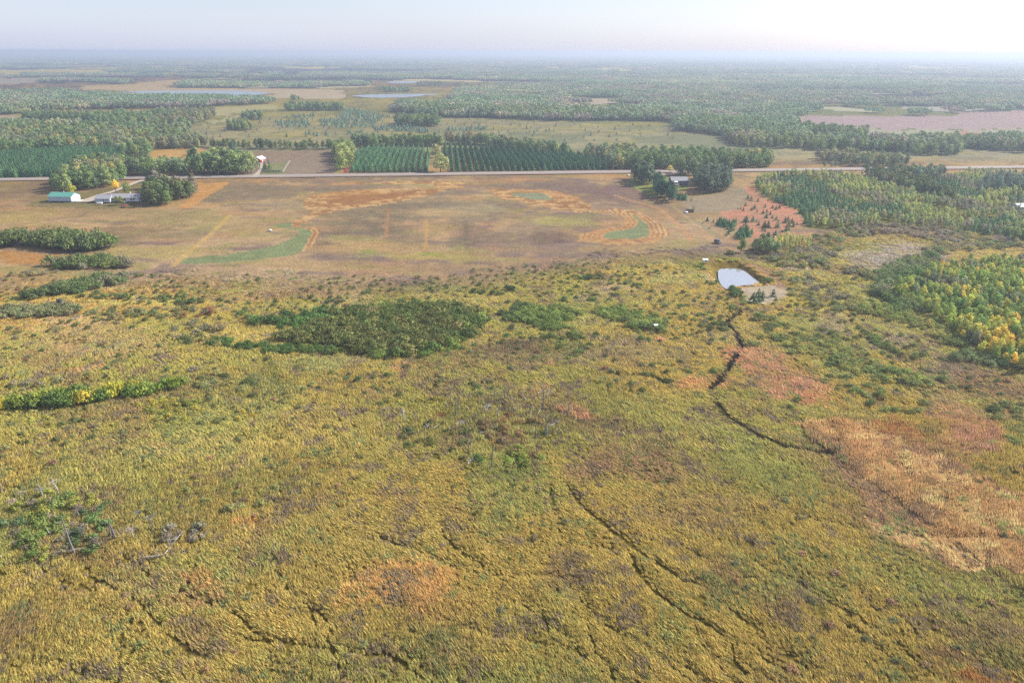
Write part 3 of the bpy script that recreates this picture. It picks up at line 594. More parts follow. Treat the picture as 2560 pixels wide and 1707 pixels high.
P_BROAD = [pm('broadleaf_tree', broadleaf(100 + i, 12, 4.2 + .4 * (i % 3), 640, .95), [M_LEAF, M_BARK]) for i in range(5)]
P_CLUMP = [clump(300 + i) for i in range(4)]
P_PINE = [pm('plantation_pine', conifer(400 + i, 7, 1.75), [M_NEEDLE, M_BARK]) for i in range(4)]
P_YPINE = [pm('young_pine', conifer(440 + i, 3, 1.15, 200, .42), [M_NEEDLE, M_BARK]) for i in range(3)]
P_ASPEN = [pm('aspen_tree', aspen(500 + i), [M_ASPEN, M_PALE]) for i in range(5)]
P_SHRUB = [pm('willow_shrub', shrub(600 + i, 2.2, 2.0 + .3 * (i % 2), 420, .36), [M_WILLOW, M_TWIG]) for i in range(6)]
P_TUFT = [tuft(700 + i, 26, .86, .5, .55 + .2 * i, .072) for i in range(4)]
P_REED = [tuft(720 + i, 30, 1.35, .6, .22, .085) for i in range(2)]

# ------------------------------------------------------------------ scattering of stuff with geometry nodes
def stuff(name, pts, z, rot, scl, idx, col, protos, label, cat):
    n = len(pts)
    if n == 0: return
    me = bpy.data.meshes.new(name); me.vertices.add(n)
    me.vertices.foreach_set('co', np.concatenate([pts, np.asarray(z)[:, None]], 1).astype(np.float32).ravel())
    for an, ty, v in (('rotv', 'FLOAT_VECTOR', np.stack([rot * 0, rot * 0, rot], 1)), ('sclv', 'FLOAT_VECTOR', scl), ('color', 'FLOAT_VECTOR', col)):
        a = me.attributes.new(an, ty, 'POINT'); a.data.foreach_set('vector', np.asarray(v, np.float32).ravel())
    a = me.attributes.new('idx', 'INT', 'POINT'); a.data.foreach_set('value', np.asarray(idx, np.int32))
    o = bpy.data.objects.new(name, me); COL.objects.link(o); tag(o, label, cat, None, 'stuff')
    g = bpy.data.node_groups.new(name, 'GeometryNodeTree')
    g.interface.new_socket('Geometry', in_out='INPUT', socket_type='NodeSocketGeometry'); g.interface.new_socket('Geometry', in_out='OUTPUT', socket_type='NodeSocketGeometry')
    N = g.nodes.new; K = g.links.new
    gi = N('NodeGroupInput'); go = N('NodeGroupOutput'); j = N('GeometryNodeJoinGeometry')
    for k, p in enumerate(reversed(protos)):
        po = bpy.data.objects.new(name + '_form', p); oi = N('GeometryNodeObjectInfo'); oi.inputs['Object'].default_value = po; oi.inputs['As Instance'].default_value = True
        K(oi.outputs['Geometry'], j.inputs[0])
    ip = N('GeometryNodeInstanceOnPoints'); K(gi.outputs[0], ip.inputs['Points']); K(j.outputs[0], ip.inputs['Instance']); ip.inputs['Pick Instance'].default_value = True
    for an, ty, sk in (('rotv', 'FLOAT_VECTOR', 'Rotation'), ('sclv', 'FLOAT_VECTOR', 'Scale'), ('idx', 'INT', 'Instance Index')):
        na = N('GeometryNodeInputNamedAttribute'); na.data_type = ty; na.inputs[0].default_value = an
        if sk == 'Rotation':
            er = N('FunctionNodeEulerToRotation'); K(na.outputs['Attribute'], er.inputs[0]); K(er.outputs[0], ip.inputs[sk])
        else: K(na.outputs['Attribute'], ip.inputs[sk])
    K(ip.outputs[0], go.inputs[0])
    md = o.modifiers.new('scatter', 'NODES'); md.node_group = g
    return o
def gz(X, Y):   # height of the land, as in ground()
    d = np.hypot(X, Y); inm = pip(X, Y, marsh_poly)
    return (fbm(X, Y, 40, 3, 3) - .5) * ss(900, 500, d) + (fbm(X, Y, 6, 8, 3) - .5) * np.where(inm, .9, .12) * ss(1200, 400, d)
def fill(P_, sp, rng=RNG, jit=.45, ang=0.0):
    x0, y0 = P_.min(0) - sp; x1, y1 = P_.max(0) + sp
    nx = int((x1 - x0) / sp) + 1; ny = int((y1 - y0) / sp) + 1
    X, Y = np.meshgrid(x0 + np.arange(nx) * sp, y0 + np.arange(ny) * sp); X = X.ravel() + rng.uniform(-jit, jit, X.size) * sp; Y = Y.ravel() + rng.uniform(-jit, jit, Y.size) * sp
    m = pip(X, Y, P_); return np.stack([X[m], Y[m]], 1)
BUILT = [WP('c4', '420,530 720,530 740,600 430,600'), WP('c4', '840,530 1230,515 1230,605 850,605'), WP('c6', '1400,370 1600,370 1600,450 1400,450'), WP('c1', '1730,820 1810,820 1810,850 1730,850'),
         WP('c7', '2180,630 2500,625 2500,670 2200,675')]
SIGHT = [WP('c6', '1420,445 1600,445 1600,480 1430,480')]      # open lawn before the blue house
def clear(pts, extra=()):
    X, Y = pts[:, 0], pts[:, 1]; k = np.ones(len(X), bool)
    for P_ in BUILT + LAKES + list(extra): k &= ~pip(X, Y, P_)
    for P_ in SIGHT: k &= ~pip(X, Y, P_)
    rd = np.abs((X - ra[0]) * rnor[0] + (Y - ra[1]) * rnor[1]); k &= rd > 9.5
    return pts[k]
PLANTS = {}     # kind -> list of arrays
def add(kind, pts, h, hv, pal, label, group, rng=RNG, protos=None, wide=1.0, pnoise=None):
    """pal: list of (r,g,b) sRGB tints; h scale relative to prototype"""
    n = len(pts)
    if n == 0: return
    pal = np.array([lin(p) for p in pal])
    if pnoise: t = np.clip((fbm(pts[:, 0], pts[:, 1], pnoise, 63, 3) - .28) / .44 + rng.normal(0, .12, n), 0, .999)
    else: t = rng.random(n) * .999
    c = pal[(t * len(pal)).astype(int)] * rng.uniform(.75, 1.25, (n, 1)) * rng.uniform(.93, 1.07, (n, 3))
    if kind == 'willow_shrub': c = c * np.array([1.12, 1.0, .95])
    else: c = c * np.array([1.03, 1.0, 1.04])
    s = h * rng.uniform(1 - hv, 1 + hv, n)
    S = np.stack([s * wide * rng.uniform(.85, 1.15, n), s * wide * rng.uniform(.85, 1.15, n), s], 1)
    idx = rng.integers(0, protos if protos else NP[kind], n)
    PLANTS.setdefault(kind, []).append((pts, S, c, rng.uniform(0, 6.28, n), idx, label, group))
NP = {'broadleaf_tree': 5, 'plantation_pine': 4, 'young_pine': 3, 'aspen_tree': 5, 'willow_shrub': 6}
PROTO = {'broadleaf_tree': P_BROAD, 'plantation_pine': P_PINE, 'young_pine': P_YPINE, 'aspen_tree': P_ASPEN, 'willow_shrub': P_SHRUB}
PH = {'broadleaf_tree': 12, 'plantation_pine': 7, 'young_pine': 3, 'aspen_tree': 7.5, 'willow_shrub': 2.2}

GR = [(96, 116, 66), (108, 126, 70), (84, 106, 62), (120, 132, 76), (100, 118, 82)]
MIX = GR + [(140, 138, 80), (122, 120, 80), (112, 122, 88)]
FALL = [(120, 116, 84), (138, 130, 80), (96, 116, 66), (110, 114, 90), (106, 124, 72), (120, 118, 76)]
PINE = [(58, 92, 58), (66, 102, 62), (54, 86, 56), (74, 108, 66)]
WIL = [(110, 120, 76), (126, 132, 86), (96, 108, 70), (138, 136, 84), (116, 116, 92)]
DKW = [(88, 102, 58), (98, 110, 62), (76, 92, 54), (108, 110, 66)]
def wood(P_, h, pal, label, group, sp=6.2, hv=.22, pn=45, kind='broadleaf_tree', wide=1.0): add(kind, clear(fill(P_, sp)), h, hv, pal, label, group, pnoise=pn, wide=wide)

# --- woods around the farm road
wood(WP('c4', '470,480 500,505 560,508 700,502 860,478 960,462 1000,445 1150,388 1150,350 1000,330 700,350 520,380'), 1.05, MIX, 'tree in the roadside grove behind the green roofed shed', 'trees of the grove behind the green roofed shed', 6.6)
wood(WP('c4', '1150,372 1400,368 1700,360 1700,335 1400,330 1150,335'), 1.1, GR, 'tree in the dark row along the far side of the road', 'trees in the row along the road', 6.6)
wood(WP('c4', '1680,358 1900,358 2130,352 2225,342 2250,322 2230,300 2000,305 1700,315'), 1.5, [(118, 132, 78), (132, 142, 88), (104, 122, 76)], 'tall tree of the leafy stand left of the red barn', 'tall trees left of the red barn', 6.4)
wood(WP('c4', '1330,460 1320,520 1290,570 1270,604 1320,612 1420,622 1560,612 1640,575 1740,528 1752,480 1600,470 1400,450'), 1.02, DKW + [(122, 118, 98)], 'tree in the round grove right of the long white house', 'trees of the grove right of the white house', 6.4)
wood(WP('c1', '0,620 400,600 700,620 1250,640 1390,720 1392,742 1030,750 1015,808 900,814 840,818 840,780 600,742 560,762 300,760 0,790'), 1.0, MIX, 'tree in the mixed wood beyond the tan stubble field', 'trees of the mixed wood beyond the tan field', 7.4)
wood(WP('c1', '-400,640 0,620 0,790 -400,830'), 1.0, MIX, 'tree in the mixed wood beyond the tan stubble field', 'trees of the mixed wood beyond the tan field', 8)
wood(WP('c1', '560,860 640,850 850,870 850,950 700,940 500,950'), 1.0, MIX, 'tree in the roadside grove behind the green roofed shed', 'trees of the grove behind the green roofed shed', 6.6)
wood(WP('c1', '700,880 840,835 900,862 1250,868 1290,905 900,915 700,920'), .85, GR, 'tree in the dark row along the far side of the road', 'trees in the row along the road', 6.6)
wood(WP('c1', '1400,738 1700,748 2290,750 2290,738 2000,732 1700,734 1400,726'), .8, DKW, 'tree in the hedgerow behind the bare brown farm field', 'trees of the hedgerow behind the brown farm field', 7.5)
wood(WP('c5', '745,318 815,322 842,300 840,230 862,140 830,130 740,135 700,170 735,240'), 1.15, [(150, 158, 88), (140, 150, 84), (120, 136, 74)], 'yellowish green tree in the line left of the pine plantation', 'yellowish trees left of the pine plantation', 6.8)
wood(WP('c2', '60,720 160,735 350,728 700,728 700,708 350,705 120,700'), 1.0, GR, 'tree standing behind the pine plantation', 'trees behind the pine plantation', 7)
wood(WP('c2', '730,715 960,722 1080,745 1250,775 1450,790 1560,800 1560,775 1450,760 1250,745 1100,715 960,700 730,700'), 1.05, GR + [(120, 114, 80)], 'tree standing behind the pine plantation', 'trees behind the pine plantation', 7)
wood(WP('c6', '848,298 1080,303 1240,300 1500,300 1900,290 2281,285 2330,270 2281,215 1900,205 1500,190 1000,165 600,172 700,210 840,240'), 1.0, MIX, 'tree in the mixed wood behind the blue house and the road', 'trees of the wood behind the blue house', 6.8)
wood(WP('c3', '590,880 850,875 1000,860 1110,862 1180,878 1100,890 800,900 590,900'), .6, WIL + MIX, 'tree in the mixed wood behind the blue house and the road', 'trees of the wood behind the blue house', 7)
# homestead pines and trees
wood(WP('c6', '1625,470 1635,505 1750,515 1850,510 1950,480 1955,420 1900,375 1680,365 1630,400'), 1.12, [(82, 96, 72), (94, 104, 76), (74, 88, 68)], 'tall dark tree in the dense stand right of the blue house', 'dark trees right of the blue house', 6.0, .1, wide=.85)
wood(WP('c6', '1080,400 1110,430 1180,440 1240,420 1240,380 1120,370'), 1.3, [(82, 98, 72), (96, 106, 78)], 'big dark tree left of the blue house by the road', 'dark trees left of the blue house', 6.5, .12)
wood(WP('c6', '1245,480 1290,530 1380,585 1425,600 1430,570 1380,515 1315,450 1260,440'), 1.05, [(66, 96, 68), (80, 104, 74)], 'dark tree in the slanting row below the blue house', 'dark trees in the slanting row', 5.6, .15)
wood(WP('c6', '1480,350 1680,360 1690,335 1560,320 1480,325'), 1.25, [(118, 132, 84), (104, 120, 76)], 'rounded green tree behind the blue house', 'trees behind the blue house', 7.5)
add('young_pine', fill(WP('c6', '1460,575 1560,578 1565,555 1500,520 1455,530'), 3.0), 1.25, .2, PINE, 'small green pine beside the slanting row of dark trees', 'small pines by the slanting row of trees')
# far woods (clump stuff is added below); middle distance pieces of wood
MID = [('c1', '90,345 1,1 2,2')]
for c_, s_, h_, pal_, sp_ in (
    ('c1', '150,553 380,553 560,555 720,590 900,590 1000,605 1300,590 1380,560 1470,530 1470,512 1200,500 950,530 830,522 700,530 560,522 170,528', 1.0, GR + FALL, 8.0),
    ('c1', '1660,546 1790,546 1790,530 1670,530', 1.0, GR, 8), ('c1', '1545,615 1700,620 1730,612 1690,585 1570,590', .95, GR, 7.5),
    ('c1', '1945,486 2352,482 2352,470 1950,470', 1.1, GR, 8.5), ('c1', '2000,415 2055,414 2055,408 2000,408', .9, GR, 8),
    ('c2', '-10,480 10,480 10,470 -10,470', 1, GR, 8), ('c2', '370,586 480,592 670,592 670,575 560,560 380,565', 1.15, GR, 7.5),
    ('c2', '300,356 490,356 495,346 300,346', 1.0, GR, 9), ('c2', '530,318 720,310 720,304 530,308', 1.0, FALL, 11), ('c2', '240,342 330,342 330,336 240,336', .8, FALL, 9),
    ('c2', '370,495 480,508 600,518 750,525 900,530 1100,530 1400,545 1700,547 2000,550 2352,555 2352,520 2000,500 1400,495 1000,490 760,470 560,460 400,470', 1.1, GR + MIX, 8.5),
    ('c2', '780,322 930,330 920,320 790,315', .9, FALL, 10), ('c2', '965,325 1100,320 1100,312 970,314', 1, FALL, 10),
    ('c3', '0,618 280,658 370,722 500,737 640,737 870,747 1000,757 1300,757 1600,787 1880,787 1960,742 2352,772 2352,700 1900,700 1500,700 1270,722 800,700 700,650 600,600 300,560 0,560', 1.0, GR + [(126, 134, 84)], 8.0),
    ('c3', '760,602 880,612 1290,655 1280,688 1180,688 960,658 780,633', 1.0, GR, 8), ('c3', '930,805 1130,795 1500,832 1590,858 1200,870 1110,858 930,828', .8, WIL, 7.0),
    ('c2', '2290,610 2352,618 2380,600 2300,590', 1, GR, 8)):
    wood(WP(c_, s_), h_, pal_, 'tree in the hazy woods far beyond the plantation', 'trees of the hazy woods far beyond', sp_, .25, 120)
# prominent single trees
# --- plantation rows, perpendicular to the road
PL1 = WP('c5', '856,336 1560,322 1545,150 1480,120 1000,118 905,150')
PL2 = WP('d', '1035,395.5 1180,393.5 1392,390 1386,372 1310,357 1268,358 1176,345 1090,340 1018,338')
PL3 = WP('c1', '-300,830 0,800 560,768 800,778 835,815 560,865 500,950 0,950 -300,960')
def rows(P_, sr, st, k=1.0):
    c = P_.mean(0); R = 700
    a = np.arange(-R, R, sr); b = np.arange(-R, R, st); A, B = np.meshgrid(a, b); A = A.ravel() + RNG.normal(0, .14, A.size); B = B.ravel() + RNG.normal(0, .3, B.size)
    X = c[0] + A * rdir[0] + B * rnor[0]; Y = c[1] + A * rdir[1] + B * rnor[1]
    m = pip(X, Y, P_) & (RNG.random(len(X)) > .02); return np.stack([X[m], Y[m]], 1)
add('plantation_pine', clear(rows(PL1, 5.4, 2.9)), 1.05, .1, PINE, 'young pine of the left plantation block beyond the road', 'pines of the left plantation block', wide=.95)
add('plantation_pine', clear(rows(PL2, 5.6, 3.0)), 1.05, .1, PINE, 'young pine of the large right plantation block beyond the road', 'pines of the right plantation block', wide=.95)
add('plantation_pine', clear(rows(PL3, 3.9, 3.2)), 1.25, .12, PINE, 'pine of the dark plantation at the far left beyond the road', 'pines of the far left plantation', wide=.95)
add('plantation_pine', rows(WP('c1', '1040,565 1290,560 1300,520 1060,525'), 4.2, 3.2), 1.1, .12, PINE, 'pine of the small hazy plantation far beyond the road', 'pines of the small hazy plantation')
# --- young mixed stand east of the homestead
GAP = WP('c7', '690,330 900,372 1250,470 1640,570 1700,620 1600,590 1200,492 850,395 650,345')
p = clear(fill(STAND, 3.45), [GAP, WP('c7', '2080,610 2190,605 2200,665 2120,650')])
pn_ = fbm(p[:, 0], p[:, 1], 34, 140, 3); dx_, dy_ = PROJ(p[:, 0], p[:, 1])
isp = (pn_ > .63) | ((dx_ < 1900) & (pn_ > .5)) | ((dx_ < 1860) & (dy_ > 440) & (pn_ > .36))
kp = fbm(p[:, 0], p[:, 1], 17, 149, 3) < .62; p = p[kp]; isp = isp[kp]
AS = [(134, 142, 78), (148, 150, 82), (118, 132, 74), (142, 142, 94), (108, 124, 78), (126, 122, 96)]
add('aspen_tree', p[~isp], .62, .38, AS, 'slender pale green aspen in the young stand beside the red clearing', 'aspens of the young stand by the red clearing', pnoise=26, wide=1.5)
add('plantation_pine', p[isp], .62, .38, [(76, 106, 64), (86, 114, 70)], 'bushy green pine mixed into the young stand by the red clearing', 'pines in the young stand by the red clearing', wide=1.4)
wood(WP('c7', '860,345 950,330 1300,325 1550,330 1560,350 1300,345 1500,470 1700,600 1650,590 1250,480'), .65, DKW, 'tree on the dark edge inside the young stand right of the road', 'trees of the dark edge in the young stand', 5)
wood(WP('c7', '1300,420 1540,400 1540,370 1320,380'), 1.05, [(100, 116, 92), (112, 124, 96)], 'tall greyish tree rising above the young stand by the road', 'tall greyish trees above the young stand', 7, wide=.7)
wood(WP('c7', '1850,520 2500,500 2500,430 1950,440'), .95, [(96, 114, 92), (110, 118, 100), (124, 132, 92)], 'tall greyish tree rising above the young stand by the road', 'tall greyish trees above the young stand', 7, wide=.75)
wood(WP('c7', '2080,930 2281,950 2500,960 2500,880 2120,860'), .6, GR, 'tree at the lower edge of the young stand', 'trees at the lower edge of the young stand', 6)
# --- bright aspen stand at the right
A2 = WP('d', '2040,680 2070,650 2150,625 2260,608 2400,600 3100,610 3100,900 2400,868 2330,855 2240,808 2170,755 2110,710')
p = fill(A2, 2.9); dx_, dy_ = PROJ(p[:, 0], p[:, 1])
yl = np.exp(-((dx_ - 2265) / 62) ** 2 - ((dy_ - 775) / 24) ** 2) + .75 * np.exp(-((dx_ - 2290) / 80) ** 2 - ((dy_ - 825) / 22) ** 2)
y_ = (yl + RNG.normal(0, .25, len(p))) > .5
add('aspen_tree', p[~y_], .7, .35, [(122, 138, 62), (138, 148, 66), (100, 124, 62), (158, 154, 66), (92, 114, 62), (112, 116, 84)], 'bright green aspen in the dense stand at the right edge of the marsh', 'bright green aspens of the marsh edge stand', pnoise=22, wide=1.5)
add('aspen_tree', p[y_], .74, .35, [(176, 162, 62), (160, 156, 64), (184, 158, 64), (134, 144, 64)], 'golden yellow aspen within the bright stand at the right edge of the marsh', 'golden aspens of the marsh edge stand', wide=1.5)
# by the pond: round broadleaf trees and yellow aspens
wood(WP('c17', '740,540 830,560 1000,560 1020,520 960,500 760,510'), .62, [(98, 122, 64), (112, 132, 72)], 'rounded green tree between the pond and the red clearing', 'rounded trees behind the pond', 5.5)
wood(WP('c17', '1100,520 1250,560 1470,550 1480,500 1300,470 1050,440'), .62, [(104, 120, 76), (90, 112, 68), (132, 138, 84)], 'rounded green tree between the pond and the red clearing', 'rounded trees behind the pond', 5.2)
add('aspen_tree', fill(WP('c17', '1300,440 1480,510 1850,510 1950,450 1880,360 1500,350'), 3.4), .62, .2, [(160, 154, 84), (150, 154, 82), (132, 144, 78)], 'small yellow aspen in the patch between pond and red clearing', 'yellow aspens behind the pond', wide=1.2)
add('young_pine', fill(WP('c17', '770,350 900,352 1090,280 1080,220 960,210 840,250'), 3.2), 1.6, .3, [(76, 112, 70), (64, 98, 62)], 'bushy dark pine at the lower end of the red clearing', 'bushy pines at the lower end of the red clearing')
# young pines on the red clearing
add('young_pine', fill(WP('c17', '520,140 600,170 700,190 860,150 870,120 740,100 560,90'), 3.0), 1.25, .25, PINE, 'young pine of the thick cluster on the red clearing', 'young pines clustered on the red clearing')
add('young_pine', fill(WP('c17', '890,92 960,95 1100,95 1110,75 900,72'), 3.0), 1.25, .2, PINE, 'young pine in the short row on the red clearing', 'young pines in the short row on the red clearing')
for x_, y_2, s_ in ((400, 72, .8), (490, 92, .8), (330, 105, .4), (430, 185, .4), (740, 142, .9), (960, 140, .8), (1150, 138, .95), (1125, 92, .7), (1240, 160, 1.3), (1290, 170, 1.4), (1430, 168, 1.4), (1220, 165, .7), (1265, 30, .8), (1355, 35, .7), (1415, 62, .9), (1540, 105, 1.2), (1580, 90, 1.3), (1600, 150, 1.2), (1640, 108, 1.0), (1665, 160, 1.1), (1715, 130, .6), (700, 200, .8), (735, 225, .9), (710, 262, .9), (760, 215, .8), (790, 212, .6), (680, 285, .6), (1285, 290, .9), (1300, 335, 1.3), (1400, 270, 1.0), (1210, 205, .7), (1245, 220, .7), (1380, 310, .8), (1560, 215, 1.2), (1600, 210, .8), (1500, 232, .6)):
    add('young_pine', np.array([W1('c17', x_, y_2)]), s_ * 1.1, .05, PINE, 'lone young pine dotted over the red clearing', 'young pines dotted over the red clearing')
for x_, y_2, s_ in ((2100, 560, 1.1), (2130, 575, 1.1), (2190, 580, .9), (2080, 620, .8), (2060, 665, .7), (2035, 650, .5), (2135, 660, .8), (2160, 650, 1.1), (2185, 675, .6), (2235, 690, .8), (2255, 632, .8), (2270, 680, .8), (2265, 730, .9), (2300, 700, .8), (2010, 650, .4), (1740, 752, .8), (1595, 572, .5), (2320, 640, .8), (2350, 655, .9), (2380, 640, .9)):
    add('young_pine', np.array([W1('c6', x_, y_2)]), s_ * 1.2, .05, PINE, 'lone young pine dotted over the red clearing', 'young pines dotted over the red clearing')
# on the sand pad by the pond
for x_, y_2, s_, l_ in ((1440, 740, 1.3, 'small dark pine in the middle of the pale sand pad'), (1512, 745, 1.0, 'small dark pine right of its twin on the pale sand pad'), (1340, 855, 1.6, 'largest dark pine at the lower left edge of the pale sand pad'), (1447, 845, .8, 'tiny dark pine at the lower edge of the pale sand pad'), (1500, 830, .8, 'tiny upright pine low on the pale sand pad'), (1708, 740, 1.1, 'lone dark pine at the right of the pale sand pad'), (1760, 815, .6, 'tiny pine just off the lower right rim of the pale sand pad')):
    add('young_pine', np.array([W1('c15', x_, y_2)]), s_ * 1.05, .02, [(66, 88, 50)], l_, 'small pines on the sand pad', wide=1.25)
# bushes dotted over the wet meadow far beyond the plantation
for s_, sp_ in (('1880,560 2110,545 2110,600 1900,595', 9), ('2180,545 2352,540 2352,600 2200,600', 9), ('1950,520 2150,505 2150,530 1950,535', 12), ('2080,640 2300,640 2300,660 2090,660', 14)):
    add('young_pine', fill(WP('c1', s_), sp_), 1.6, .4, [(84, 112, 88), (92, 116, 92)], 'small dark conifer dotted over the wet meadow beyond the plantation', 'small conifers on the far wet meadow')
for s_, sp_ in (('0,470 130,480 330,520 200,600 0,600', 9), ('220,600 450,590 610,620 590,640 350,620 220,620', 7), ('700,620 860,600 1000,590 1020,610 760,632', 8), ('1040,620 1400,590 1500,640 1100,640', 26), ('0,640 160,620 160,635 0,650', 9)):
    add('young_pine', fill(WP('c2', s_), sp_), 1.6, .4, [(84, 112, 88), (92, 116, 92)], 'small dark conifer dotted over the wet meadow beyond the plantation', 'small conifers on the far wet meadow')
p = fill(WP('d', '480,270 1000,262 1500,290 1560,320 1300,330 900,310 600,315 450,320'), 34); add('young_pine', p, 1.3, .4, [(96, 112, 84), (110, 110, 86)], 'small dark conifer dotted over the wet meadow beyond the plantation', 'small conifers on the far wet meadow')

# --- marsh shrubs
def bush(c, s, sp, h, pal, label, group, hv=.3, wide=1.0, keep=1.0, pn=18):
    P_ = WP(c, s); p = fill((P_ - P_.mean(0)) * 1.12 + P_.mean(0), sp, jit=.55); ins = pip(p[:, 0], p[:, 1], P_); de = dist(p[:, 0], p[:, 1], P_)
    p = p[RNG.random(len(p)) < np.where(ins, .66 + .34 * ss(0, 5, de), .42 * ss(6, 0, de))]
    p = p[(RNG.random(len(p)) < keep) & ~pip(p[:, 0], p[:, 1], RIM)]
    for t in (STREAM, STREAM2): p = p[near(p[:, 0], p[:, 1], t, False) > 1.6]
    add('willow_shrub', p, h, hv, pal, label, group, pnoise=pn, wide=wide)
L1 = 'shrub of the tall dark thicket at the left edge above the marsh'; g1 = 'shrubs of the tall left thicket'
bush('c4', '-200,1000 0,990 240,978 640,1025 800,1045 950,1000 900,950 600,935 250,935 0,945 -200,940', 3.6, 3.3, [(86, 104, 62), (98, 114, 66), (80, 98, 60), (106, 118, 72)], L1, g1, .25, .85)
bush('c4', '460,1165 560,1183 830,1168 1000,1170 1140,1175 1150,1130 950,1100 700,1110 480,1140', 3.2, 1.9, [(84, 102, 60), (98, 112, 68), (110, 112, 88)], 'shrub of the second dark thicket below the tall left one', 'shrubs of the second left thicket')
bush('c4', '230,1435 400,1432 700,1395 900,1345 1140,1300 1150,1265 900,1265 600,1330 400,1370 260,1405', 3.0, 1.5, [(86, 104, 64), (98, 114, 72), (112, 112, 90)], 'shrub of the slanting thicket right above the dark hunting blind', 'shrubs of the slanting thicket by the blind')
bush('c4', '60,1250 300,1205 460,1200 540,1180 500,1210 350,1240 200,1265', 2.8, .8, WIL, 'low grey green shrub left of the second dark thicket', 'low shrubs left of the second thicket')
bush('c4', '710,1450 830,1485 960,1470 1200,1450 1200,1420 1010,1400 850,1400', 3.2, .95, [(86, 106, 60), (98, 116, 66)], 'shrub of the low clusters right of the dark hunting blind', 'shrubs right of the hunting blind', keep=.7)
bush('c4', '1430,1480 1660,1490 1800,1480 1720,1430 1450,1425', 2.8, 1.0, [(86, 106, 60), (98, 116, 66)], 'shrub of the small dark cluster in the meadow at the left', 'shrubs of the small dark meadow cluster', keep=.85)
bush('c4', '1160,1255 1500,1270 1500,1245 1180,1235', 3.0, .7, DKW, 'shrub in the short line at the meadow edge', 'shrubs in the short line at the meadow edge', keep=.7)
bush('d', '-60,735 0,732 110,728 190,715 150,706 0,705 -60,708', 2.7, 1.1, [(112, 120, 84), (100, 110, 78), (130, 132, 80)], 'greyish shrub in the band beneath the dark hunting blind', 'greyish shrubs beneath the hunting blind')
bush('d', '190,735 300,740 420,728 560,722 560,712 420,710 300,716 200,715', 3.4, .8, WIL + [(128, 100, 72)], 'low shrub in the long broken hedge across the left marsh', 'low shrubs of the broken left hedge', keep=.75)
T7 = 'shrub of the large dark thicket in the middle of the marsh'; gT7 = 'shrubs of the large central thicket'
bush('d', '640,768 700,762 800,720 900,708 1000,706 1085,725 1095,745 1060,775 1010,800 900,815 830,812 790,795 700,785', 2.3, 1.5, [(94, 104, 60), (108, 114, 66), (84, 100, 56), (100, 116, 62), (116, 114, 74)], T7, gT7, .35, .9)
bush('d', '860,818 960,822 1050,800 1060,785 940,800 850,805', 2.4, 1.0, [(96, 120, 60), (120, 134, 70)], 'light green shrub on the lower rim of the large central thicket', 'light shrubs on the rim of the central thicket')
bush('d', '552,742 600,748 650,760 800,745 760,715 700,722 640,730 560,722', 2.8, 1.15, [(76, 104, 56), (88, 116, 62)], 'bright dark green shrub left of the large central thicket', 'green shrubs left of the central thicket', keep=.85)
bush('d', '490,792 560,800 640,806 760,812 760,803 640,796 560,788 500,780', 1.7, .85, [(84, 108, 58), (100, 118, 64)], 'shrub in the line along the old ditch left of the central thicket', 'shrubs along the old ditch')
bush('d', '1155,725 1170,735 1290,765 1320,770 1290,745 1330,725 1290,708 1200,702', 2.2, 1.0, [(104, 124, 66), (118, 136, 72), (92, 110, 66)], 'shrub of the small round thicket right of the central one', 'shrubs of the small round thicket')
bush('d', '1365,720 1420,740 1480,765 1520,760 1530,735 1460,715 1400,708', 2.2, .95, [(112, 132, 68), (128, 140, 76), (100, 118, 66)], 'shrub of the thicket left of the white nesting box', 'shrubs of the thicket by the nesting box', keep=.9)
bush('d', '1200,780 1330,782 1330,776 1200,773', 2.0, .8, DKW, 'dark shrub in the row beneath the small round thicket', 'shrubs beneath the small round thicket')
bush('d', '1300,815 1350,820 1360,790 1310,795', 3, .6, DKW, 'dark shrub in the row beneath the small round thicket', 'shrubs beneath the small round thicket')
bush('c8', '60,885 200,880 400,870 600,852 800,825 1050,782 1180,768 1170,745 900,765 600,790 300,825 100,855', 2.0, 1.75, [(104, 126, 58), (122, 138, 60), (88, 112, 56), (150, 150, 62)], 'bright green shrub of the tall streak at the left edge', 'bright green shrubs of the left streak', .25, .8)
bush('c8', '-100,900 60,890 60,850 -100,860', 2.2, 1.2, [(170, 164, 62), (120, 140, 60)], 'bright green shrub of the tall streak at the left edge', 'bright green shrubs of the left streak', .25)
bush('c8', '60,1000 350,1000 540,910 450,880 200,930', 2.6, .6, [(140, 140, 72), (116, 124, 70)], 'low shrub below the bright green streak at the left', 'low shrubs below the bright green streak', keep=.7)
bush('c8', '1180,760 1600,740 1960,705 1940,680 1560,690 1600,640 1300,620 1200,680', 3.0, .8, WIL, 'grey green shrub right of the bright green streak', 'grey green shrubs right of the bright streak', keep=.62)
bush('c8', '1180,420 1480,480 1600,400 1500,280 1250,280 1080,300', 3.6, .9, WIL, 'grey green shrub in the loose patch left of the old ditch', 'grey green shrubs of the loose patch', keep=.55)
bush('c8', '920,905 1060,960 1280,965 1410,900 1350,850 1180,830 1000,840', 2.2, .75, [(158, 154, 70), (144, 144, 68), (120, 128, 66)], 'yellow green shrub of the leafy mound below the bright streak', 'yellow green shrubs of the mound', keep=.9)
bush('c8', '1560,960 1740,965 1740,900 1600,900', 2.4, .6, [(158, 150, 66)], 'yellow green shrub of the leafy mound below the bright streak', 'yellow green shrubs of the mound')
bush('c8', '-50,770 350,735 380,700 200,690 -50,650', 3.2, .75, [(112, 118, 86), (124, 122, 98), (98, 110, 74)], 'greyish shrub behind the bright green streak', 'greyish shrubs behind the bright streak', keep=.6)
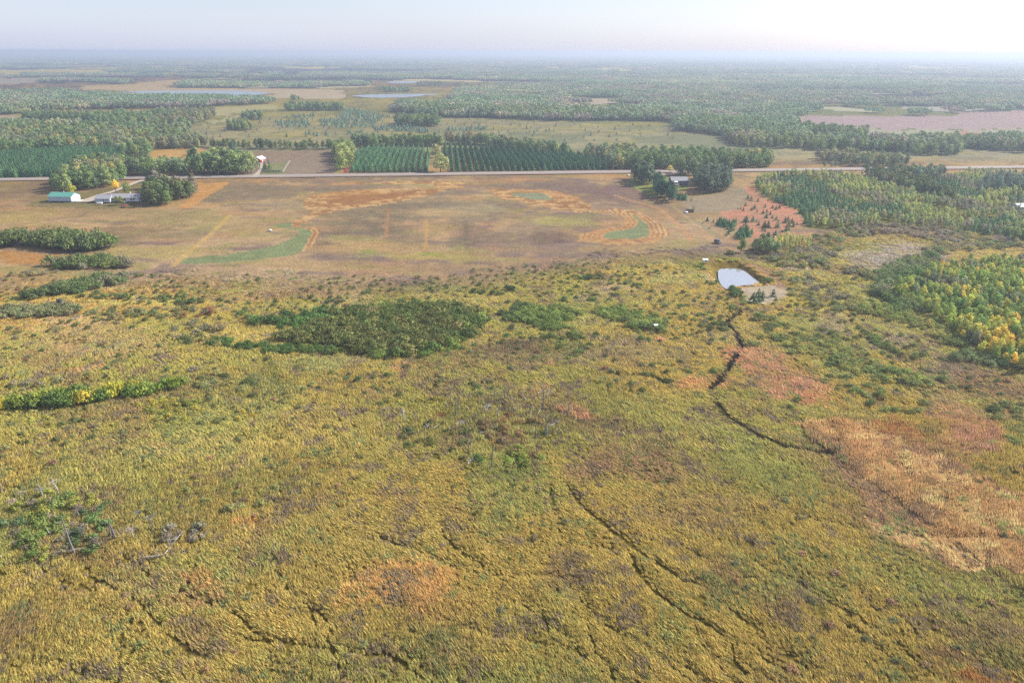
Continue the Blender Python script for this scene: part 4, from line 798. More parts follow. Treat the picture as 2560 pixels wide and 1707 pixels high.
bush('c9', '0,520 250,540 540,520 780,440 700,400 300,400 0,420', 2.3, .6, [(140, 142, 66), (104, 122, 70), (84, 106, 70)], 'low green shrub at the left end of the dead tree patch', 'low shrubs left of the dead trees', keep=.8)
bush('c9', '850,420 1150,400 1300,300 1700,340 1700,300 1300,260 950,270 850,330', 2.6, .6, DKW, 'low dark shrub behind the dead trees', 'low shrubs behind the dead trees', keep=.6)
bush('c9', '900,1130 1250,1200 1500,1180 1750,1220 1800,1100 1500,980 1250,1080', 2.3, .65, [(106, 128, 62), (92, 114, 58), (122, 138, 66)], 'green shrub on the lower edge of the dead tree patch', 'green shrubs below the dead trees', keep=.7)
bush('c9', '100,700 1900,700 1900,1100 700,1150 100,1000', 3.4, .7, DKW + WIL + [(126, 112, 76)], 'small shrub scattered among the dead trees', 'small shrubs among the dead trees', keep=.6)
bush('c11', '50,700 500,690 800,560 700,280 300,250 50,350', 2.8, .8, [(92, 112, 66), (84, 104, 70), (130, 136, 66), (100, 118, 64)], 'small green shrub among the dead trees at the left', 'small shrubs among the left dead trees', keep=.75)
bush('c11', '0,150 300,200 700,300 900,450 800,640 400,720 0,720', 4.5, .6, [(128, 122, 104), (118, 118, 96), (138, 130, 112)], 'pale twiggy bush among the dead trees at the left', 'pale twiggy bushes at the left', keep=.8)
bush('d', '0,880 420,860 700,900 760,1000 400,1060 0,1000', 5.0, .55, WIL, 'low grey green bush of the grassy stretch below the bright left streak', 'low bushes below the bright left streak', keep=.5)
bush('c11', '1100,560 1420,560 1400,470 1150,480', 2.6, .8, [(124, 122, 104), (112, 116, 92)], 'silvery shrub right of the dead trees at the left', 'silvery shrubs right of the left dead trees', keep=.8)
bush('c11', '1490,375 1700,350 1700,310 1500,310', 1.9, .75, [(122, 130, 84)], 'rounded grey green mound alone in the marsh grass', 'rounded mound in the grass')
bush('c11', '1100,400 1900,300 1950,200 1300,60 1250,150', 5.0, .55, [(126, 130, 76), (112, 118, 72), (98, 116, 62)], 'low shrub scattered over the grass above the mound', 'low shrubs scattered above the mound', keep=.5)
bush('c11', '1050,1080 1300,1060 1300,700 1100,700', 3.6, .5, [(134, 136, 66), (110, 118, 72)], 'low shrub in the grass near the winding trail', 'low shrubs near the winding trail', keep=.6)
bush('c12', '330,1180 700,1340 620,1400 380,1380', 3.6, .45, [(120, 128, 78)], 'low shrub in the foreground grass', 'low shrubs in the foreground grass', keep=.5)
bush('c12', '0,60 900,60 1000,320 400,340 0,420', 4.2, .42, [(136, 138, 66), (120, 126, 66)], 'low tussocky shrub in the central marsh grass', 'low shrubs of the central marsh grass', keep=.45)
# right hand swamp and the mounds west of the aspens
SW = 'grey green willow mound in the shrub swamp left of the bright aspens'; gSW = 'willow mounds of the shrub swamp'
bush('c7', '400,900 800,800 1200,780 1700,850 2281,930 2281,1000 1900,1010 1560,1060 1300,1000 1500,960 1200,880 800,900 600,1000 450,1040', 3.6, .95, WIL + [(128, 122, 104)], SW, gSW, .3, 1.25, keep=.75)
bush('c7', '0,1050 300,1000 600,1040 500,1200 250,1180 100,1150', 3.6, 1.0, WIL, SW, gSW, .3, 1.25, keep=.7)
bush('c7', '120,1250 400,1250 900,1450 900,1560 450,1550 200,1380', 3.4, .9, WIL, SW, gSW, .3, 1.25, keep=.55)
bush('c7', '800,1290 1000,1290 1000,1200 700,1150 650,1220', 3.2, .9, WIL, SW, gSW, .3, 1.25, keep=.7)
bush('c7', '1050,1200 1200,1120 1500,1080 1500,1200 1400,1400 1500,1560 1150,1560 950,1400', 2.8, 1.5, [(92, 114, 68), (106, 120, 78), (118, 116, 100), (122, 136, 70)], 'large shrub on the left border of the bright aspen stand', 'large shrubs bordering the aspen stand', .35)
RS = 'yellow green shrub mound on the slope between stream and aspens'; gRS = 'shrub mounds between stream and aspens'
bush('c14', '480,480 620,520 850,580 1150,640 1200,760 1050,860 900,800 700,700 500,600', 3.2, .75, [(132, 138, 76), (120, 130, 74), (104, 118, 72)], RS, gRS, .3, 1.25, keep=.72)
bush('c14', '950,700 1200,780 1650,900 1660,965 1500,950 1200,900 1000,820', 2.7, .8, [(124, 136, 72), (108, 124, 68), (138, 142, 76)], RS, gRS, .3, 1.25, keep=.85)
bush('c14', '950,900 1300,900 1350,1030 1150,1030 980,960', 3.2, .7, [(112, 124, 74)], RS, gRS, .3, 1.25, keep=.6)
bush('c14', '900,420 1100,450 1300,520 1500,560 1700,680 2000,740 2247,860 2247,800 2000,680 1700,560 1500,470 1200,400', 2.7, .95, [(124, 136, 74), (108, 122, 70), (138, 142, 80)], 'shrub of the wide green belt along the aspen stand', 'shrubs of the belt along the aspens', keep=.85)
bush('c14', '1800,780 2247,880 2247,830 2100,760 1900,720', 2.6, 1.1, [(106, 122, 78)], 'shrub of the wide green belt along the aspen stand', 'shrubs of the belt along the aspens', keep=.8)
bush('c14', '1180,580 1440,740 1420,760 1300,700 1180,620', 2.0, .8, [(98, 116, 62)], 'dark shrub in the narrow slanting row on the right slope', 'shrubs of the narrow slanting row')
for x_, y_2, s_ in ((1720, 930, 1.3), (1770, 970, .9), (1520, 770, 1.1), (1450, 760, .9), (1580, 760, .9), (1150, 1000, 1.1), (1310, 1020, 1.1), (1250, 1080, 1.1), (1490, 1130, 1.0), (1590, 1070, 1.0), (1330, 1120, 1.0), (1400, 1125, .9), (1560, 1120, .9), (1040, 700, .8), (1530, 700, .9), (770, 1050, .9), (720, 1100, .7), (985, 905, 1.0), (2200, 1170, 1.0), (2060, 1110, 1.2), (2060, 1170, 1.2), (2170, 1320, 1.1), (2120, 1090, 1.1), (2230, 1230, .9), (2200, 1120, 1.2), (990, 1160, .7), (930, 590, .9), (600, 640, 1.0), (530, 640, .9), (690, 655, 1.1), (840, 710, .9), (735, 745, 1.0), (450, 690, 1.2), (480, 690, 1.1), (220, 865, .9), (2140, 1295, .9), (1700, 915, .8)):
    add('willow_shrub', np.array([W1('c14', x_, y_2)]), s_ * .95, .05, [(104, 118, 66), (118, 128, 74)], 'separate round shrub standing alone on the right slope', 'separate round shrubs on the right slope')
bush('c14', '150,560 280,540 290,600 150,590', 2.4, .8, DKW, 'shrub beside the winding stream', 'shrubs beside the stream')
bush('c14', '300,470 370,520 420,480 480,400 380,380', 2.6, .8, [(110, 128, 70), (122, 136, 80)], 'shrub beside the winding stream', 'shrubs beside the stream', keep=.8)
bush('c14', '10,530 260,530 200,480 30,490', 2.8, .7, [(116, 128, 70)], 'shrub beside the winding stream', 'shrubs beside the stream', keep=.6)
bush('c15', '740,150 900,158 1080,170 1240,232 1400,330 1560,420 1590,460 1480,495 1330,370 1230,280 1100,215 900,195 750,190', 1.9, .9, [(86, 112, 56), (70, 92, 50)], 'dark shrub on the steep far bank of the pond', 'shrubs on the far bank of the pond', .2)
bush('c15', '560,100 800,95 1100,95 1100,75 850,70 570,80', 2.3, .7, [(122, 136, 70), (160, 164, 64), (104, 124, 62)], 'green shrub in the row behind the pond', 'shrubs in the row behind the pond')
bush('c15', '480,520 720,555 760,580 740,540 640,500 500,490', 2.2, .75, [(90, 116, 58)], 'dark shrub at the left corner below the pond', 'shrubs at the left corner below the pond')
bush('c15', '900,620 1000,600 1060,700 1090,790 1020,780 930,690', 1.9, 1.0, [(74, 98, 54)], 'dark shrub on the outlet bank below the pond', 'shrubs on the outlet bank of the pond')
bush('c15', '220,190 480,270 480,220 380,150 230,160', 2.4, .65, [(120, 140, 66)], 'shrub of the loose patch left of the pond', 'shrubs left of the pond', keep=.75)
bush('c17', '1100,600 1300,650 1900,640 2300,560 2300,500 1900,540 1500,560', 3.4, .95, WIL, SW, gSW, .3, 1.25, keep=.8)
bush('c17', '650,520 750,560 1080,620 1250,640 1100,590 900,575', 3.0, .7, WIL, SW, gSW, .3, 1.25, keep=.8)
for x_, y_2, s_ in ((590, 1280, 1.0), (690, 1275, 1.5), (640, 1278, 1.2), (765, 1270, 1.4), (1020, 1320, 1.1), (1090, 1335, 1.0), (1130, 1335, 1.0), (440, 1310, .7), (20, 1375, 1.1), (515, 1380, .6), (455, 1465, 1.3), (245, 1435, .8), (715, 1470, 1.2), (865, 1475, .9), (925, 1430, .9), (1500, 1515, .8), (50, 1475, .9), (630, 1400, .5), (880, 1290, .6), (1770, 1410, .5), (1700, 1500, .8)):
    add('willow_shrub', np.array([W1('c6', x_, y_2)]), s_ * .85, .05, [(84, 106, 60), (76, 98, 56)], 'separate dark bush on the open meadow above the thickets', 'separate dark bushes on the open meadow')
for x_, y_2, s_ in ((1950, 1390, 1.1), (1990, 1395, .8), (2030, 1400, .9), (2110, 1405, 1.1), (2160, 1405, 1.0), (2240, 1365, 1.2), (2270, 1368, 1.2), (1560, 1365, .9), (500, 1450, 1.0), (545, 1475, .8), (640, 1490, .9), (690, 1475, .8), (700, 1560, 1.5), (20, 1280, .8), (880, 1540, 1.0), (1410, 1460, .8), (1310, 1450, .5), (1540, 1450, .8), (1190, 1380, .8), (1000, 1400, .8), (830, 1350, .6), (1310, 1330, .6), (950, 1410, .7), (1700, 1360, .7), (920, 1550, .9), (2240, 1480, .9)):
    add('willow_shrub', np.array([W1('c5', x_, y_2)]), s_ * .85, .05, [(88, 108, 62), (80, 100, 58)], 'separate dark bush on the open meadow above the thickets', 'separate dark bushes on the open meadow')
for x_, y_2, s_ in ((1550, 1345, .7), (1600, 1345, .8), (1740, 1310, .6), (1830, 1315, .7), (1850, 1350, .7), (2210, 1310, .9), (1270, 1440, .9), (1960, 1450, .7), (2030, 1470, .7), (2200, 1240, .6), (2220, 1495, .6)):
    add('willow_shrub', np.array([W1('c4', x_, y_2)]), s_ * .85, .05, [(96, 112, 66)], 'separate dark bush on the open meadow above the thickets', 'separate dark bushes on the open meadow')
for x_, y_2, s_ in ((925, 385, 1.7), (800, 395, 1.0), (835, 395, .9), (1140, 385, .9), (1470, 345, 1.0), (1440, 382, 1.0), (1470, 395, .8), (1745, 385, .7), (1625, 490, .9), (1560, 540, .8), (2060, 410, 1.1), (2110, 415, .9), (2300, 405, .8), (2290, 240, .9), (2330, 185, .8), (240, 670, .9), (330, 660, .9), (40, 675, .8), (130, 680, .8), (235, 735, .8), (1020, 220, .6), (970, 325, .7), (1500, 430, .9), (1540, 450, .9)):
    add('willow_shrub', np.array([W1('c16', x_, y_2)]), s_ * .8, .05, [(88, 110, 62), (104, 120, 66)], 'separate bush in the open grass around the central thickets', 'separate bushes around the central thickets')
# a loose scatter of half-grown bushes over the whole marsh
p = fill(WP('d', '0,640 640,640 1400,600 1700,640 2000,700 2352,900 2352,1000 1700,800 1500,900 1000,900 500,1000 0,1100'), 5.2); p = p[(fbm(p[:, 0], p[:, 1], 26, 171) > .47) & ~pip(p[:, 0], p[:, 1], RIM) & ~pip(p[:, 0], p[:, 1], PAD)]
add('willow_shrub', p, .5, .5, WIL + DKW + [(132, 112, 88)], 'knee high bush scattered through the marsh grass', 'knee high bushes of the marsh')

p = fill(WP('d', '-50,1000 2400,980 2500,1600 -150,1600'), 6.0); p = p[(fbm(p[:, 0], p[:, 1], 22, 173) > .55)]
add('willow_shrub', p, .42, .4, [(132, 130, 78), (118, 122, 74), (140, 122, 92), (112, 116, 84)], 'knee high bush scattered through the marsh grass', 'knee high bushes of the marsh')
# ------------------------------------------------------------------ turn the plants into objects, the rest into one stuff object per kind
CAT = {'broadleaf_tree': 'tree', 'plantation_pine': 'pine tree', 'young_pine': 'young pine', 'aspen_tree': 'aspen tree', 'willow_shrub': 'shrub'}
REST = {'broadleaf_tree': ('woodland', 'woodland trees filling the groves and hazy woods behind the single trees'), 'plantation_pine': ('pine_plantation', 'rows of plantation pines merging into dark green blocks'),
        'young_pine': ('conifer_scatter', 'tiny conifers dotted over the far wet meadow'), 'aspen_tree': ('aspen_thicket', 'dense mass of young aspens merging into one canopy'), 'willow_shrub': ('shrubbery', 'mass of small marsh shrubs between the larger ones')}
def emit(kind):
    items = PLANTS[kind]; pts = np.vstack([i[0] for i in items]); S = np.vstack([i[1] for i in items]); c = np.vstack([i[2] for i in items])
    rot = np.concatenate([i[3] for i in items]); idx = np.concatenate([i[4] for i in items]); src = np.concatenate([np.full(len(i[0]), k) for k, i in enumerate(items)])
    z = gz(pts[:, 0], pts[:, 1])
    ir = pip(pts[:, 0], pts[:, 1], RIM); z[ir] = -np.minimum(near(pts[ir, 0], pts[ir, 1], RIM, True, 40) * .62, 2.0)
    dx, dy = PROJ(pts[:, 0], pts[:, 1]); D_ = np.hypot(pts[:, 0], pts[:, 1])
    size = S[:, 2] * PH[kind] / D_ * ((dx > 5) & (dx < 2347) & (dy < 1560) & (pts[:, 1] > 0))
    front = np.ones(len(pts))
    order = np.argsort(-size); keep = order[:295]; keep = keep[size[keep] > 0]
    for k in keep:
        it = items[src[k]]
        o = bpy.data.objects.new(kind, PROTO[kind][idx[k]]); COL.objects.link(o)
        o.location = (pts[k, 0], pts[k, 1], z[k]); o.rotation_euler = (0, 0, rot[k]); o.scale = S[k]; o.color = (*c[k], 1)
        tag(o, it[5], CAT[kind], it[6])
    m = np.ones(len(pts), bool); m[keep] = False
    return pts[m], z[m], rot[m], S[m], idx[m], c[m]
for kind in ('willow_shrub', 'aspen_tree', 'plantation_pine', 'young_pine'):
    a = emit(kind); print(kind, len(a[0]))
    stuff(REST[kind][0], a[0], a[1], a[2], a[3], a[4], a[5], PROTO[kind], REST[kind][1], 'plants')
# woodland: remaining broadleaf trees plus clumps for the far forest
pts, z, rot, S, idx, c = emit('broadleaf_tree'); print('broadleaf', len(pts))
rng = np.random.default_rng(5)
fp = []
for r0, r1, sp in ((900, 2500, 21), (2500, 4500, 27), (4500, 8500, 40), (8500, 16000, 75)):
    hw = r1 * .95; P_ = np.array([(-r0 * .95, r0 * .8), (r0 * .95, r0 * .8), (hw, r1), (-hw, r1)]); q = fill(P_, sp, rng); rr = np.hypot(q[:, 0], q[:, 1]); q = q[(rr > r0) & (rr <= r1)]
    k = (pip(q[:, 0], q[:, 1], DF) | (q[:, 1] > 5000)); q = q[k]; n3 = fbm(q[:, 0], q[:, 1], 620, 90, 4); n5 = fbm(q[:, 0], q[:, 1], 170, 94, 3)
    n6 = fbm(q[:, 0] * .5, q[:, 1], 300, 97, 3); q = q[(n3 < .61) & (n5 < .66) & ((n6 < .535) | (r0 < 2000))]
    fp.append(np.concatenate([q, np.full((len(q), 1), sp / 24.0)], 1))
C1 = WP('c1', '0,372 450,362 700,382 880,397 1150,402 1560,408 1860,422 1870,435 1500,450 1330,465 940,470 530,475 240,500 0,510 -500,515 -500,372')
C2 = WP('c1', '-400,560 0,590 350,590 700,612 1000,622 1250,622 1250,640 700,622 0,622 -400,640'); C3 = WP('c1', '100,184 430,186 440,190 310,190 300,195 200,197 90,193')
C4 = WP('c1', '270,292 600,290 880,306 900,292 600,278 300,278')
for P_ in (C1, C2, C4): q = fill(P_, 17, rng); fp.append(np.concatenate([q, np.full((len(q), 1), .8)], 1))
q = np.vstack(fp)
k = np.ones(len(q), bool)
for P_, _c in FIELDS: k &= ~pip(q[:, 0], q[:, 1], P_)
for P_ in LAKES: k &= ~pip(q[:, 0], q[:, 1], P_)
q = q[k]; print('clumps', len(q))
fpal = np.array([lin(p) for p in [(92, 112, 66), (104, 122, 74), (84, 102, 66), (112, 124, 78), (120, 112, 86), (98, 116, 74), (134, 130, 84), (104, 118, 70)]])
t = np.clip((fbm(q[:, 0], q[:, 1], 260, 201, 3) - .25) / .5 + rng.normal(0, .16, len(q)), 0, .999)
cc = fpal[(t * len(fpal)).astype(int)] * rng.uniform(.9, 1.12, (len(q), 1)) * (.62 + .9 * fbm(q[:, 0] * .35, q[:, 1], 420, 231, 3))[:, None] * np.array([.98, .97, 1.25])  # tint pushed towards blue, adding far haze to the clump colour
hs = rng.uniform(.8, 1.25, len(q)); ks = q[:, 2]
SS = np.stack([ks * 1.05, ks * 1.05, hs * np.where(ks > 1.2, 1.2, 1.0)], 1)
stuff('woodland', np.vstack([pts, q[:, :2]]), np.concatenate([z, np.zeros(len(q))]), np.concatenate([rot, rng.uniform(0, 6.28, len(q))]), np.vstack([S, SS]),
      np.concatenate([idx, 5 + rng.integers(0, 4, len(q))]), np.vstack([c, cc]), P_BROAD + P_CLUMP, REST['broadleaf_tree'][1], 'trees')

# ------------------------------------------------------------------ marsh grass
def grass():
    rng = np.random.default_rng(99); out = []
    for r0, r1, sp in ((70, 120, .56), (120, 170, .66), (170, 240, .85), (240, 330, 1.15), (330, 480, 1.8)):
        w = r1 * .92
        P_ = np.array([(-w, r0 * .55), (w, r0 * .55), (w, r1), (-w, r1)]); q = fill(P_, sp, rng, .6); rr = np.hypot(q[:, 0], q[:, 1]); an = np.abs(np.arctan2(q[:, 0], q[:, 1]))
        q = q[(rr > r0) & (rr <= r1) & (an < math.radians(49))]; out.append(np.concatenate([q, np.full((len(q), 1), sp)], 1))
    q = np.vstack(out); X, Y = q[:, 0], q[:, 1]
    n2 = fbm(X, Y, 14, 5, 3)
    k = pip(X + (n2 - .5) * 10, Y + (n2 - .5) * 26, marsh_poly) & ~pip(X, Y, RIM) & ~pip(X, Y, PAD) & (near(X, Y, PADPATH, False) > 2.5) & ~pip(X, Y, RED)
    wob = (vn(X, Y, 2.5, 300) - .5) * .4; low_ = np.ones(len(X))
    for P_, w in [(STREAM, .95), (STREAM2, .75), (DITCH, .7)] + list(zip(TRAILS, TR_W)):
        dd = near(X, Y, P_, False, 6) + wob; k &= dd > w * (.42 if w > .9 else .36)
        low_ = np.minimum(low_, np.where(dd < w * .42 + .9, .55, 1.0))
    holes = fbm(X, Y, 5, 410, 3); k &= holes < .8
    k &= rng.random(len(X)) < .25 + .75 * ss(0, 45, np.where(Y > 200, near(X, Y, marsh_poly, True, 5), 99.))
    q = q[k]; low_ = low_[k]; X, Y = q[:, 0], q[:, 1]; n = len(q); print('grass', n)
    DITHER[0] = rng; C = land(X, Y); DITHER[0] = None
    C = (C * .8 + C.mean(1, keepdims=True) * .2)
    dx, dy = PROJ(X, Y); reed = (dx > 1850 + (dy - 980) * .33) & (dy > 960) & (dy < 1000 + (dx - 1850) * .72)
    sp_ = rng.random(n) * .6 + .2 + (fbm(X, Y, 6, 611, 4) - .5) * 1.7; br = C.mean(1, keepdims=True)
    C = np.where(((sp_ < .16) & ~reed)[:, None], br * np.array([1.28, .98, .62]) * .72, C); C = np.where((sp_ > .97)[:, None], br * np.array([1.05, 1.06, .42]) * .85, C)
    C = C * np.array([.955, .965, .92]); C = np.minimum(C * (1.6 + 1.25 * ss(0, 40, np.where(Y > 200, near(X, Y, marsh_poly, True, 5), 99.)))[:, None] * rng.uniform(.82, 1.2, (n, 1)) * rng.uniform(.95, 1.05, (n, 3)), .82)
    ang = math.radians(130) + (fbm(X, Y, 30, 500, 3) - .5) * 2.6 + rng.normal(0, .3, n)
    hn = fbm(X, Y, 5, 520, 3); s = (.45 + 1.25 * hn) * rng.uniform(.75, 1.2, n); ws = q[:, 2] / .72
    dist_ = np.hypot(X, Y); hs_ = s * (.3 + .7 * ss(330, 215, dist_)) * (1 + .1 * (ws - 1))
    hs_ *= low_; s = s * (.6 + .4 * low_); S = np.stack([s * ws, s * ws, hs_], 1)
    dx, dy = PROJ(X, Y); reed = (dx > 1850 + (dy - 980) * .33) & (dy > 960 - 0 * dx) & (dy < 1000 + (dx - 1850) * .72)
    idx = np.where(reed, 4 + rng.integers(0, 2, n), rng.integers(0, 4, n))
    stuff('marsh_grass', q[:, :2], gz(X, Y), ang, S, idx, C, P_TUFT + P_REED, 'tall dry marsh grass and sedge covering the wet ground', 'grass')
grass()

# ------------------------------------------------------------------ dead trees
def snag(pb, pt, kind='plain', bleach=False, label='', seed=0):
    c, bx, by, tx, ty = pb; x, y = W1(c, bx, by); k = CROPS[c][0]; slant = math.sqrt(x * x + y * y + 1e4)
    h = max(1.5, abs(by - ty) * k / 1608 * slant / .93); lean = (tx - bx) * k / 1608 * slant
    rng = random.Random(seed); r = .10 + .014 * h
    z0 = float(gz(np.array([x]), np.array([y]))[0])
    root = empty('dead_tree', (x, y, z0), 0, label, 'dead tree', 'standing dead trees of the marsh')
    m = M_BLEACH if bleach else M_DEAD
    mb = MB(); pts = [(lean * t + rng.uniform(-.08, .08), rng.uniform(-.08, .08), -.4 + (h + .4) * t) for t in (0, .2, .4, .6, .8, 1)]
    mb.tube(pts, [r * 1.5, r, r * .9, r * .75, r * .55, r * .25], 7); mb.build('trunk', m, root)
    nb = {'plain': 3, 'branchy': 9, 'bare': 1, 'tuft': 12}[kind]
    for i in range(nb):
        t = rng.uniform(.35, .97) if kind != 'tuft' else rng.uniform(.6, .98); a = rng.uniform(0, 6.28); L = (rng.uniform(.5, 1.1) if kind == 'plain' else rng.uniform(.9, 2.2)) * (1.2 - t * .5)
        b = MB(); p0 = Vector((lean * t, 0, h * t)); d = Vector((math.cos(a), math.sin(a), rng.uniform(-.1, .7)))
        p1 = p0 + d * L * .5; p2 = p1 + Vector((math.cos(a + .4), math.sin(a + .4), rng.uniform(0, .9))) * L * .5
        b.tube([p0, p1, p2], [.05, .035, .015], 4)
        for q in range(2): b.tube([p1, p1 + Vector((rng.uniform(-1, 1), rng.uniform(-1, 1), rng.uniform(0, 1))) * L * .4], [.025, .012], 3)
        b.build('branch', m, root)
SN = [('c9', 1800, 570, 1800, 285, 'branchy', 0, 'tallest dead tree of the patch with a crooked branching crown'), ('c9', 2070, 650, 2095, 450, 'plain', 0, 'leaning dead trunk standing furthest right before the orange grass'),
      ('c9', 1630, 700, 1650, 500, 'plain', 0, 'thick grey dead trunk left of the tallest dead tree'), ('c9', 1712, 890, 1720, 700, 'bare', 0, 'bare brown dead pole left of the white barked one'),
      ('c9', 1825, 870, 1832, 660, 'bare', 0, 'thin dark dead pole touching the white barked one'), ('c9', 1843, 850, 1850, 700, 'bare', 1, 'white bleached dead pole at the right of the patch'),
      ('c9', 1970, 850, 1972, 730, 'plain', 0, 'grey dead pole behind a tangle of white branches'), ('c9', 812, 630, 820, 410, 'bare', 0, 'tall grey limbless dead trunk at the left of the patch'),
      ('c9', 832, 560, 832, 395, 'bare', 0, 'dark dead pole just behind the limbless grey trunk'), ('c9', 465, 920, 465, 780, 'bare', 0, 'thin dead pole low at the left of the patch'),
      ('c9', 1362, 450, 1365, 275, 'plain', 0, 'straight dead pole at the back centre of the patch'), ('c9', 1415, 375, 1415, 300, 'plain', 0, 'short dead stub right of the straight back pole'),
      ('c9', 1255, 420, 1250, 310, 'branchy', 0, 'dead tree with short limbs left of the straight back pole'), ('c9', 1210, 1230, 1240, 920, 'plain', 0, 'tall thin dead tree leaning right at the lower edge of the patch'),
      ('c9', 958, 1040, 955, 880, 'plain', 0, 'twin topped dead trunk low in the patch'), ('c9', 1728, 1090, 1725, 970, 'bare', 0, 'short dead pole in the green shrubs low at the right'),
      ('c9', 242, 700, 225, 560, 'tuft', 1, 'pale dead tree leaning left with a wispy top'), ('c9', 365, 685, 350, 570, 'branchy', 0, 'forked dead tree right of the pale leaning one'),
      ('c9', 1492, 590, 1480, 490, 'bare', 1, 'bent white stub in the middle of the patch'), ('c9', 1275, 640, 1300, 530, 'branchy', 0, 'dead tree with a flat spreading top in the middle of the patch'),
      ('c9', 1168, 620, 1180, 490, 'tuft', 1, 'pale feathery dead tree left of the flat topped one'), ('c9', 865, 780, 870, 690, 'tuft', 1, 'small white dead tree with a bushy twig crown'),
      ('c9', 962, 490, 962, 350, 'bare', 0, 'slender dark dead pole behind the limbless grey trunk'), ('c9', 1650, 360, 1648, 300, 'plain', 0, 'small dark dead stub in the back shrubs'),
      ('c9', 1525, 415, 1520, 335, 'plain', 0, 'thin reddish dead pole beside the orange brush'), ('c9', 1670, 800, 1668, 700, 'bare', 0, 'thin faint dead pole left of the bare brown one'),
      ('c9', 1815, 450, 1890, 350, 'tuft', 1, 'leaning white dead tree crossing behind the tallest one'), ('c9', 480, 790, 490, 740, 'tuft', 1, 'short white dead stub above the thin low pole'),
      ('c9', 755, 670, 755, 620, 'plain', 0, 'short grey dead stub below the limbless trunk'), ('c9', 725, 545, 720, 490, 'bare', 1, 'tiny white dead stub between the shrubs'),
      ('c10', 520, 985, 488, 570, 'branchy', 0, 'tall dead tree with whitish base above the fallen log'), ('c10', 587, 560, 575, 410, 'bare', 0, 'dead pole behind the tall dead tree at the left'),
      ('c10', 458, 340, 448, 240, 'plain', 0, 'short dead pole in the dark green shrubs at the left'), ('c10', 290, 465, 285, 370, 'bare', 0, 'thin dead pole at the far left group'),
      ('c10', 1028, 832, 1005, 570, 'bare', 0, 'right one of a pair of very thin dead poles'), ('c10', 965, 800, 985, 590, 'bare', 0, 'left one of a pair of very thin dead poles'),
      ('c10', 1120, 820, 1110, 710, 'plain', 0, 'short dead pole right of the thin pair'), ('c10', 1252, 820, 1240, 680, 'tuft', 1, 'pale twiggy dead tree right of the thin pair'),
      ('c10', 652, 820, 648, 690, 'tuft', 0, 'twiggy grey dead sapling right of the tall dead tree'), ('c10', 150, 330, 140, 200, 'tuft', 1, 'pale spreading dead tree at the top left of the left group'),
      ('c10', 340, 280, 310, 110, 'tuft', 1, 'silvery dead tree at the top of the left group'), ('c10', 1230, 600, 1340, 470, 'tuft', 0, 'leaning greyish dead tree in the open grass'),
      ('c10', 240, 790, 220, 710, 'bare', 1, 'slanting pale stub left of the tall dead tree'), ('c10', 1490, 700, 1480, 540, 'tuft', 0, 'wispy dead sapling near the silvery shrubs'),
      ('c8', 1420, 725, 1445, 690, 'plain', 1, 'leaning white stick among the grey green shrubs'), ('c8', 1362, 262, 1360, 225, 'bare', 0, 'lone thin dead pole at the broken hedge')]
for i, s in enumerate(SN): snag(s[:5], None, s[5], bool(s[6]), s[7], i)
def fallen(c, pts, label, n=0, r=.16, seed=1, spread=1.2):
    rng = random.Random(seed); W = [W1(c, *p) for p in pts]; x, y = W[0]; z0 = float(gz(np.array([x]), np.array([y]))[0]) + .9
    root = empty('fallen_tree', (x, y, z0), 0, label, 'fallen tree', 'fallen dead trees in the marsh grass')
    mb = MB(); P3 = [(a - x, b - y, .1 * i) for i, (a, b) in enumerate(W)]; mb.tube(P3, [r * .7 * (1 - .6 * i / len(W)) for i in range(len(W))], 7); mb.build('trunk', M_BLEACH, root)
    for i in range(n):
        t = rng.random() * (len(P3) - 1); a = Vector(P3[int(t)]); b_ = Vector(P3[min(int(t) + 1, len(P3) - 1)]); p = a.lerp(b_, t % 1)
        d = Vector((rng.uniform(-1, 1), rng.uniform(-1, 1), rng.uniform(.1, 1.0))) * spread; q = MB(); q.tube([p, p + d * .5, p + d + Vector((0, 0, .2))], [.045, .03, .015], 4)
        q.tube([p + d * .5, p + d * .6 + Vector((rng.uniform(-.6, .6), rng.uniform(-.6, .6), .4))], [.04, .015], 3); q.build('branch', M_BLEACH, root)
fallen('c10', [(425, 1000), (520, 992), (640, 972)], 'straight white log lying below the tall dead tree', 0, .17)
fallen('c10', [(1400, 1085), (1560, 1075), (1645, 1050), (1740, 930), (1830, 830)], 'long angular fallen tree with bare limbs in the left marsh', 12, .15, 3, 2.2)
fallen('c9', [(1880, 775), (1930, 745), (1975, 735)], 'tangle of white branches beside the grey dead pole', 9, .15, 4)
fallen('c9', [(950, 1200), (985, 1150), (1040, 1180)], 'grey tangle of branches low at the left of the patch', 9, .14, 5)
fallen('c9', [(1740, 410), (1790, 380), (1840, 410)], 'curved white limb lying behind the tallest dead tree', 4, .14, 6)
fallen('c9', [(1590, 450), (1612, 490), (1560, 430)], 'thin curved white branch right of the middle', 1, .1, 7)
fallen('c9', [(600, 775), (560, 800)], 'short white log at the left of the patch', 1, .13, 8)
fallen('c9', [(1090, 840), (1165, 835)], 'faint pale log in the centre grass', 0, .13, 9)
fallen('c9', [(1660, 630), (1690, 570), (1710, 590)], 'small white branch by the thick grey trunk', 3, .1, 10)
fallen('c9', [(1745, 630), (1770, 590)], 'small white branch beneath the tallest dead tree', 2, .1, 11)
fallen('c10', [(760, 880), (830, 855)], 'pale broken branches lying left of the thin poles', 5, .1, 12)
fallen('c10', [(2080, 850), (2140, 800)], 'pale dry brush right of the silvery shrubs', 8, .09, 13)

